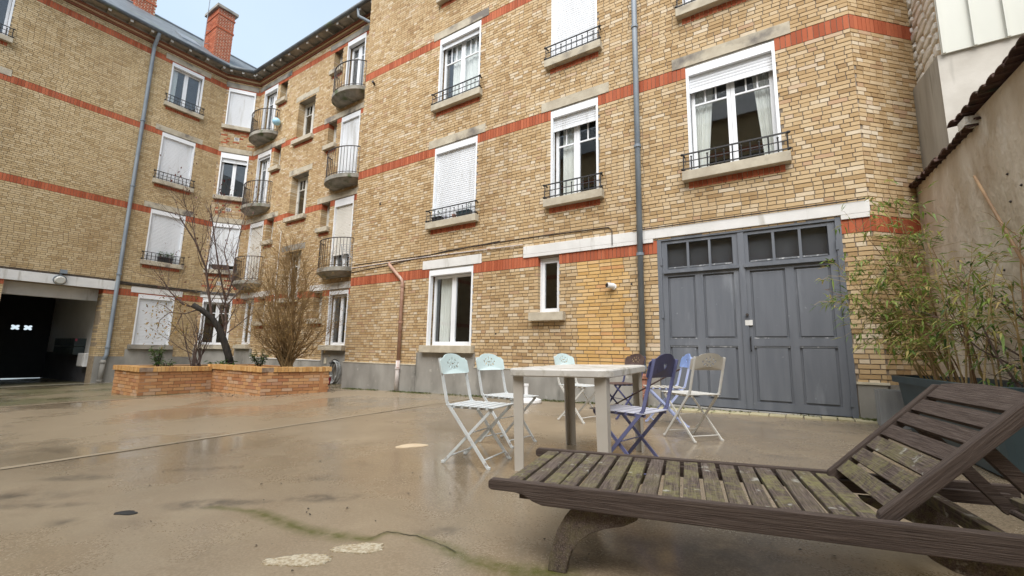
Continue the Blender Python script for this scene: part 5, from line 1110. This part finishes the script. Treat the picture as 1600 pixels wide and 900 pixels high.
t_ = thing('wall_cabinet', 'small pale cabinet on the passage wall beside the mailboxes', 'cabinet', (-20.45, PW - .1, .13)); MB().box(-20.85, -20.15, PW - .22, PW, .13, .58).build('cabinet_body', 'white_paint', t_, bevel=.01); MB().box(-20.80, -20.20, PW - .235, PW - .222, .16, .55).build('cabinet_door', 'white_paint', t_)
def window_box(F, u0, u1, n0, n1, z, h, mat, label, leaves=0, lm='leaf_green'):
    c = Vector(F((u0 + u1) / 2, (n0 + n1) / 2, z)); t_ = thing('window_box', label, 'window box', c); b = MB(); e = .018
    b.hexa([F(u0 + e, n1 - e, z), F(u1 - e, n1 - e, z), F(u1 - e, n0 + e, z), F(u0 + e, n0 + e, z), F(u0, n1, z + h), F(u1, n1, z + h), F(u1, n0, z + h), F(u0, n0, z + h)]); b.build('box', mat, t_)
    MB().fbox(F, u0 - .008, u1 + .008, n0 - .006, n1 + .008, z + h - .02, z + h + .004).build('rim', mat, t_)
    if leaves:
        lb = MB()
        for q in range(leaves): p = Vector(F(U(u0, u1), U(n0, n1), z + h + U(0, .18))); leaf(lb, p, (U(-1, 1), U(-1, 1), U(-.1, 1)), U(.06, .13), U(.01, .03))
        setp(lb.build('leaves', lm, t_, fix=False), kind='stuff')
zs = SILL[1] + .012
window_box(FA, a_(6.0), a_(6.45), -.03, .10, zs, .20, 'rubber_black', 'black window box with a grassy plant under a closed white shutter', 160)
window_box(FD, .32, .88, -.03, .13, zs, .20, 'rusty_brown', 'brown window box in the canted corner bay')
window_box(FB, -7.22 - BX, -6.95 - BX, -.03, .10, zs, .12, 'rubber_black', 'small black flower box beside a lilac pot on a railed sill', 12)
window_box(FB, -6.45 - BX, -6.08 - BX, -.03, .10, zs, .14, 'tub_teal', 'dark teal flower box beside a terracotta pot on a railed sill', 10)
window_box(FA, a_(.95), a_(1.35), -.03, .10, SILL[3] + .012, .2, 'terracotta', 'terracotta window box on a top floor sill of the slate roofed wing')
for x_, m2, lab in ((-6.82, 'paint_lilac', 'small lilac pot between two dark flower boxes on a railed sill'), (-6.55, 'terracotta', 'small terracotta pot between two dark flower boxes on a railed sill')):
    c = Vector(FB(x_ - BX, .04, zs)); lathe_thing('flower_pot', lab, 'pot', c, [(.035, 0), (.05, .085), (.056, .085), (.056, .10), (.045, .10)], m2, 'pot', 14)
# balcony bits
bl = onY(432, 190, 8.36); t_ = thing('blue_ball', 'light blue ball hanging from a high balcony rail', 'ball', bl); MB().lathe([(.02, -.15)] + [(.15 * math.sin(math.pi * k / 12), -.15 * math.cos(math.pi * k / 12)) for k in range(1, 12)] + [(.02, .15)], 16, bl).build('ball', 'balloon_blue', t_, smooth=True); MB().tube([bl + Vector((0, 0, .14)), bl + Vector((-.03, .02, .42))], .02, 6).build('cord', 'rubber_black', t_)
rk = thing('drying_rack', 'folded metal drying rack clipped outside the lowest balcony rail', 'drying rack', onY(545, 410, 7.8)); m_ = MB()
ra, rb2 = onY(533, 382, 7.98), onY(536, 418, 7.98); rc, rd = onY(563, 382, 7.52), onY(566, 424, 7.5)
for k in range(6): t0 = k / 5; m_.tube([ra.lerp(rb2, t0 * .5), rc.lerp(rd, t0 * .45 + .02 * (k % 2))], .007, 5)
m_.tube([ra, rb2], .011, 6).tube([rc, rd], .011, 6).tube([ra.lerp(rb2, .9), rc.lerp(rd, .2)], .009, 5).tube([ra.lerp(rb2, .1), rc.lerp(rd, .9)], .009, 5).tube([rb2.lerp(rd, .45), rd], .009, 5).tube([rb2.lerp(rd, .45), rb2.lerp(rd, .45) + Vector((0, 0, .45))], .009, 5)
m_.build('bars', 'zinc_box', rk, fix=False); MB().bar(rc, rc.lerp(rd, .35), .03, .06).build('hinge', 'rubber_black', rk)
hc = Vector((-11.98, 8.40, .16)); t_ = thing('garden_hose', 'coiled grey garden hose hanging on the wall corner', 'hose', hc); m_ = MB(); pts = []
for k in range(150): g = k / 150 * 2 * math.pi * 7; pts.append((hc.x + (.20 + .03 * math.sin(k * .35)) * math.cos(g), hc.y + .09 - .16 * k / 150, hc.z + .02 + .34 * math.sin(g)))
m_.tube(pts, .012, 6); m_.build('coil', 'hose_grey', t_, smooth=True, fix=False); MB().box(hc.x - .14, hc.x + .06, 8.43, 8.53, .46, .50).box(hc.x - .05, hc.x + .02, 8.25, 8.45, .44, .47).tube([(hc.x + .08, 8.5, .5), (hc.x + .02, 8.38, .58), (hc.x - .08, 8.34, .5)], .016, 6).build('hanger', 'rubber_black', t_)
bk = Vector((-11.75, 8.0, gz(-11.75, 8.0))); t_ = lathe_thing('bucket', 'crimson plastic bucket with pale rim behind the planter', 'bucket', bk, [(.12, 0), (.15, .24), (.14, .24), (.11, .02)], 'red_plastic', 'pail', 18); MB().lathe([(.148, .235), (.165, .235), (.165, .27), (.145, .27)], 18, bk).build('rim', 'white_paint', t_)
# ================================================================== EDGING, MOSS, LITTER
x = -1.95
while x < .75:
    ln = U(.16, .26); y = 7.30 + U(-.02, .02); z = gz(x, y); o = MB().box(x, x + ln - .012, y - .20, y + .06, z - .05, z + .014 + U(0, .01)).build('edging_stone', 'edging_stone', ground, bevel=.008); o.rotation_euler = (0, 0, U(-.04, .04)); x += ln
lb = MB()
for q in range(5200):
    if q < 3600: x = U(-10.2, -2.0); y = 7.455 - abs(random.gauss(0, .09))
    elif q < 4400: x = U(-1.9, .95); y = 7.36 + U(-.1, .06)
    elif q < 4700: x = U(.62, .9); y = 7.3 + U(-.1, .12)
    else: x = U(-11.9, -10.3); y = U(7.2, 8.4)
    if math.sin(x * 3.1) + math.sin(x * 7.7 + 1) + U(-1, 1) < -.2: continue
    leaf(lb, Vector((x, y, gz(x, y))), (U(-1, 1), U(-1, .2), U(.2, 1.4)), U(.02, .065), U(.008, .022))
setp(lb.build('moss_and_weeds', 'moss', None, fix=False), 'green moss and small weeds along the foot of the walls', 'moss', kind='stuff')
lb = MB()
for q in range(150):
    x = U(-7, .5); y = U(1, 7.3) if q > 60 else U(1, 3); z = gz(x, y) + .004; a = U(0, 6.28); s_ = U(.004, .012); v = [(x + s_ * U(.6, 1.2) * math.cos(a + k * 1.256), y + s_ * U(.4, 1.0) * math.sin(a + k * 1.256), z + U(0, .006)) for k in range(5)]; lb.add(v, [(0, 1, 2, 3, 4)], R())
for q in range(140):
    x = U(-12.2, -9.2); y = U(4.6, 5.1) if x < -9.8 else U(5.2, 6.6); x2 = x if y < 5.12 else U(-9.75, -9.2); z = gz(x2, y) + .005; s_ = U(.012, .035); a = U(0, 6.28); lb.add([(x2 + s_ * math.cos(a + k * 1.57), y + s_ * .6 * math.sin(a + k * 1.57), z + U(0, .01)) for k in range(4)], [(0, 1, 2, 3)], R())
setp(lb.build('leaf_litter', 'bark', None, fix=False), 'dark scraps of dead leaves scattered on the wet concrete', 'litter', kind='stuff')
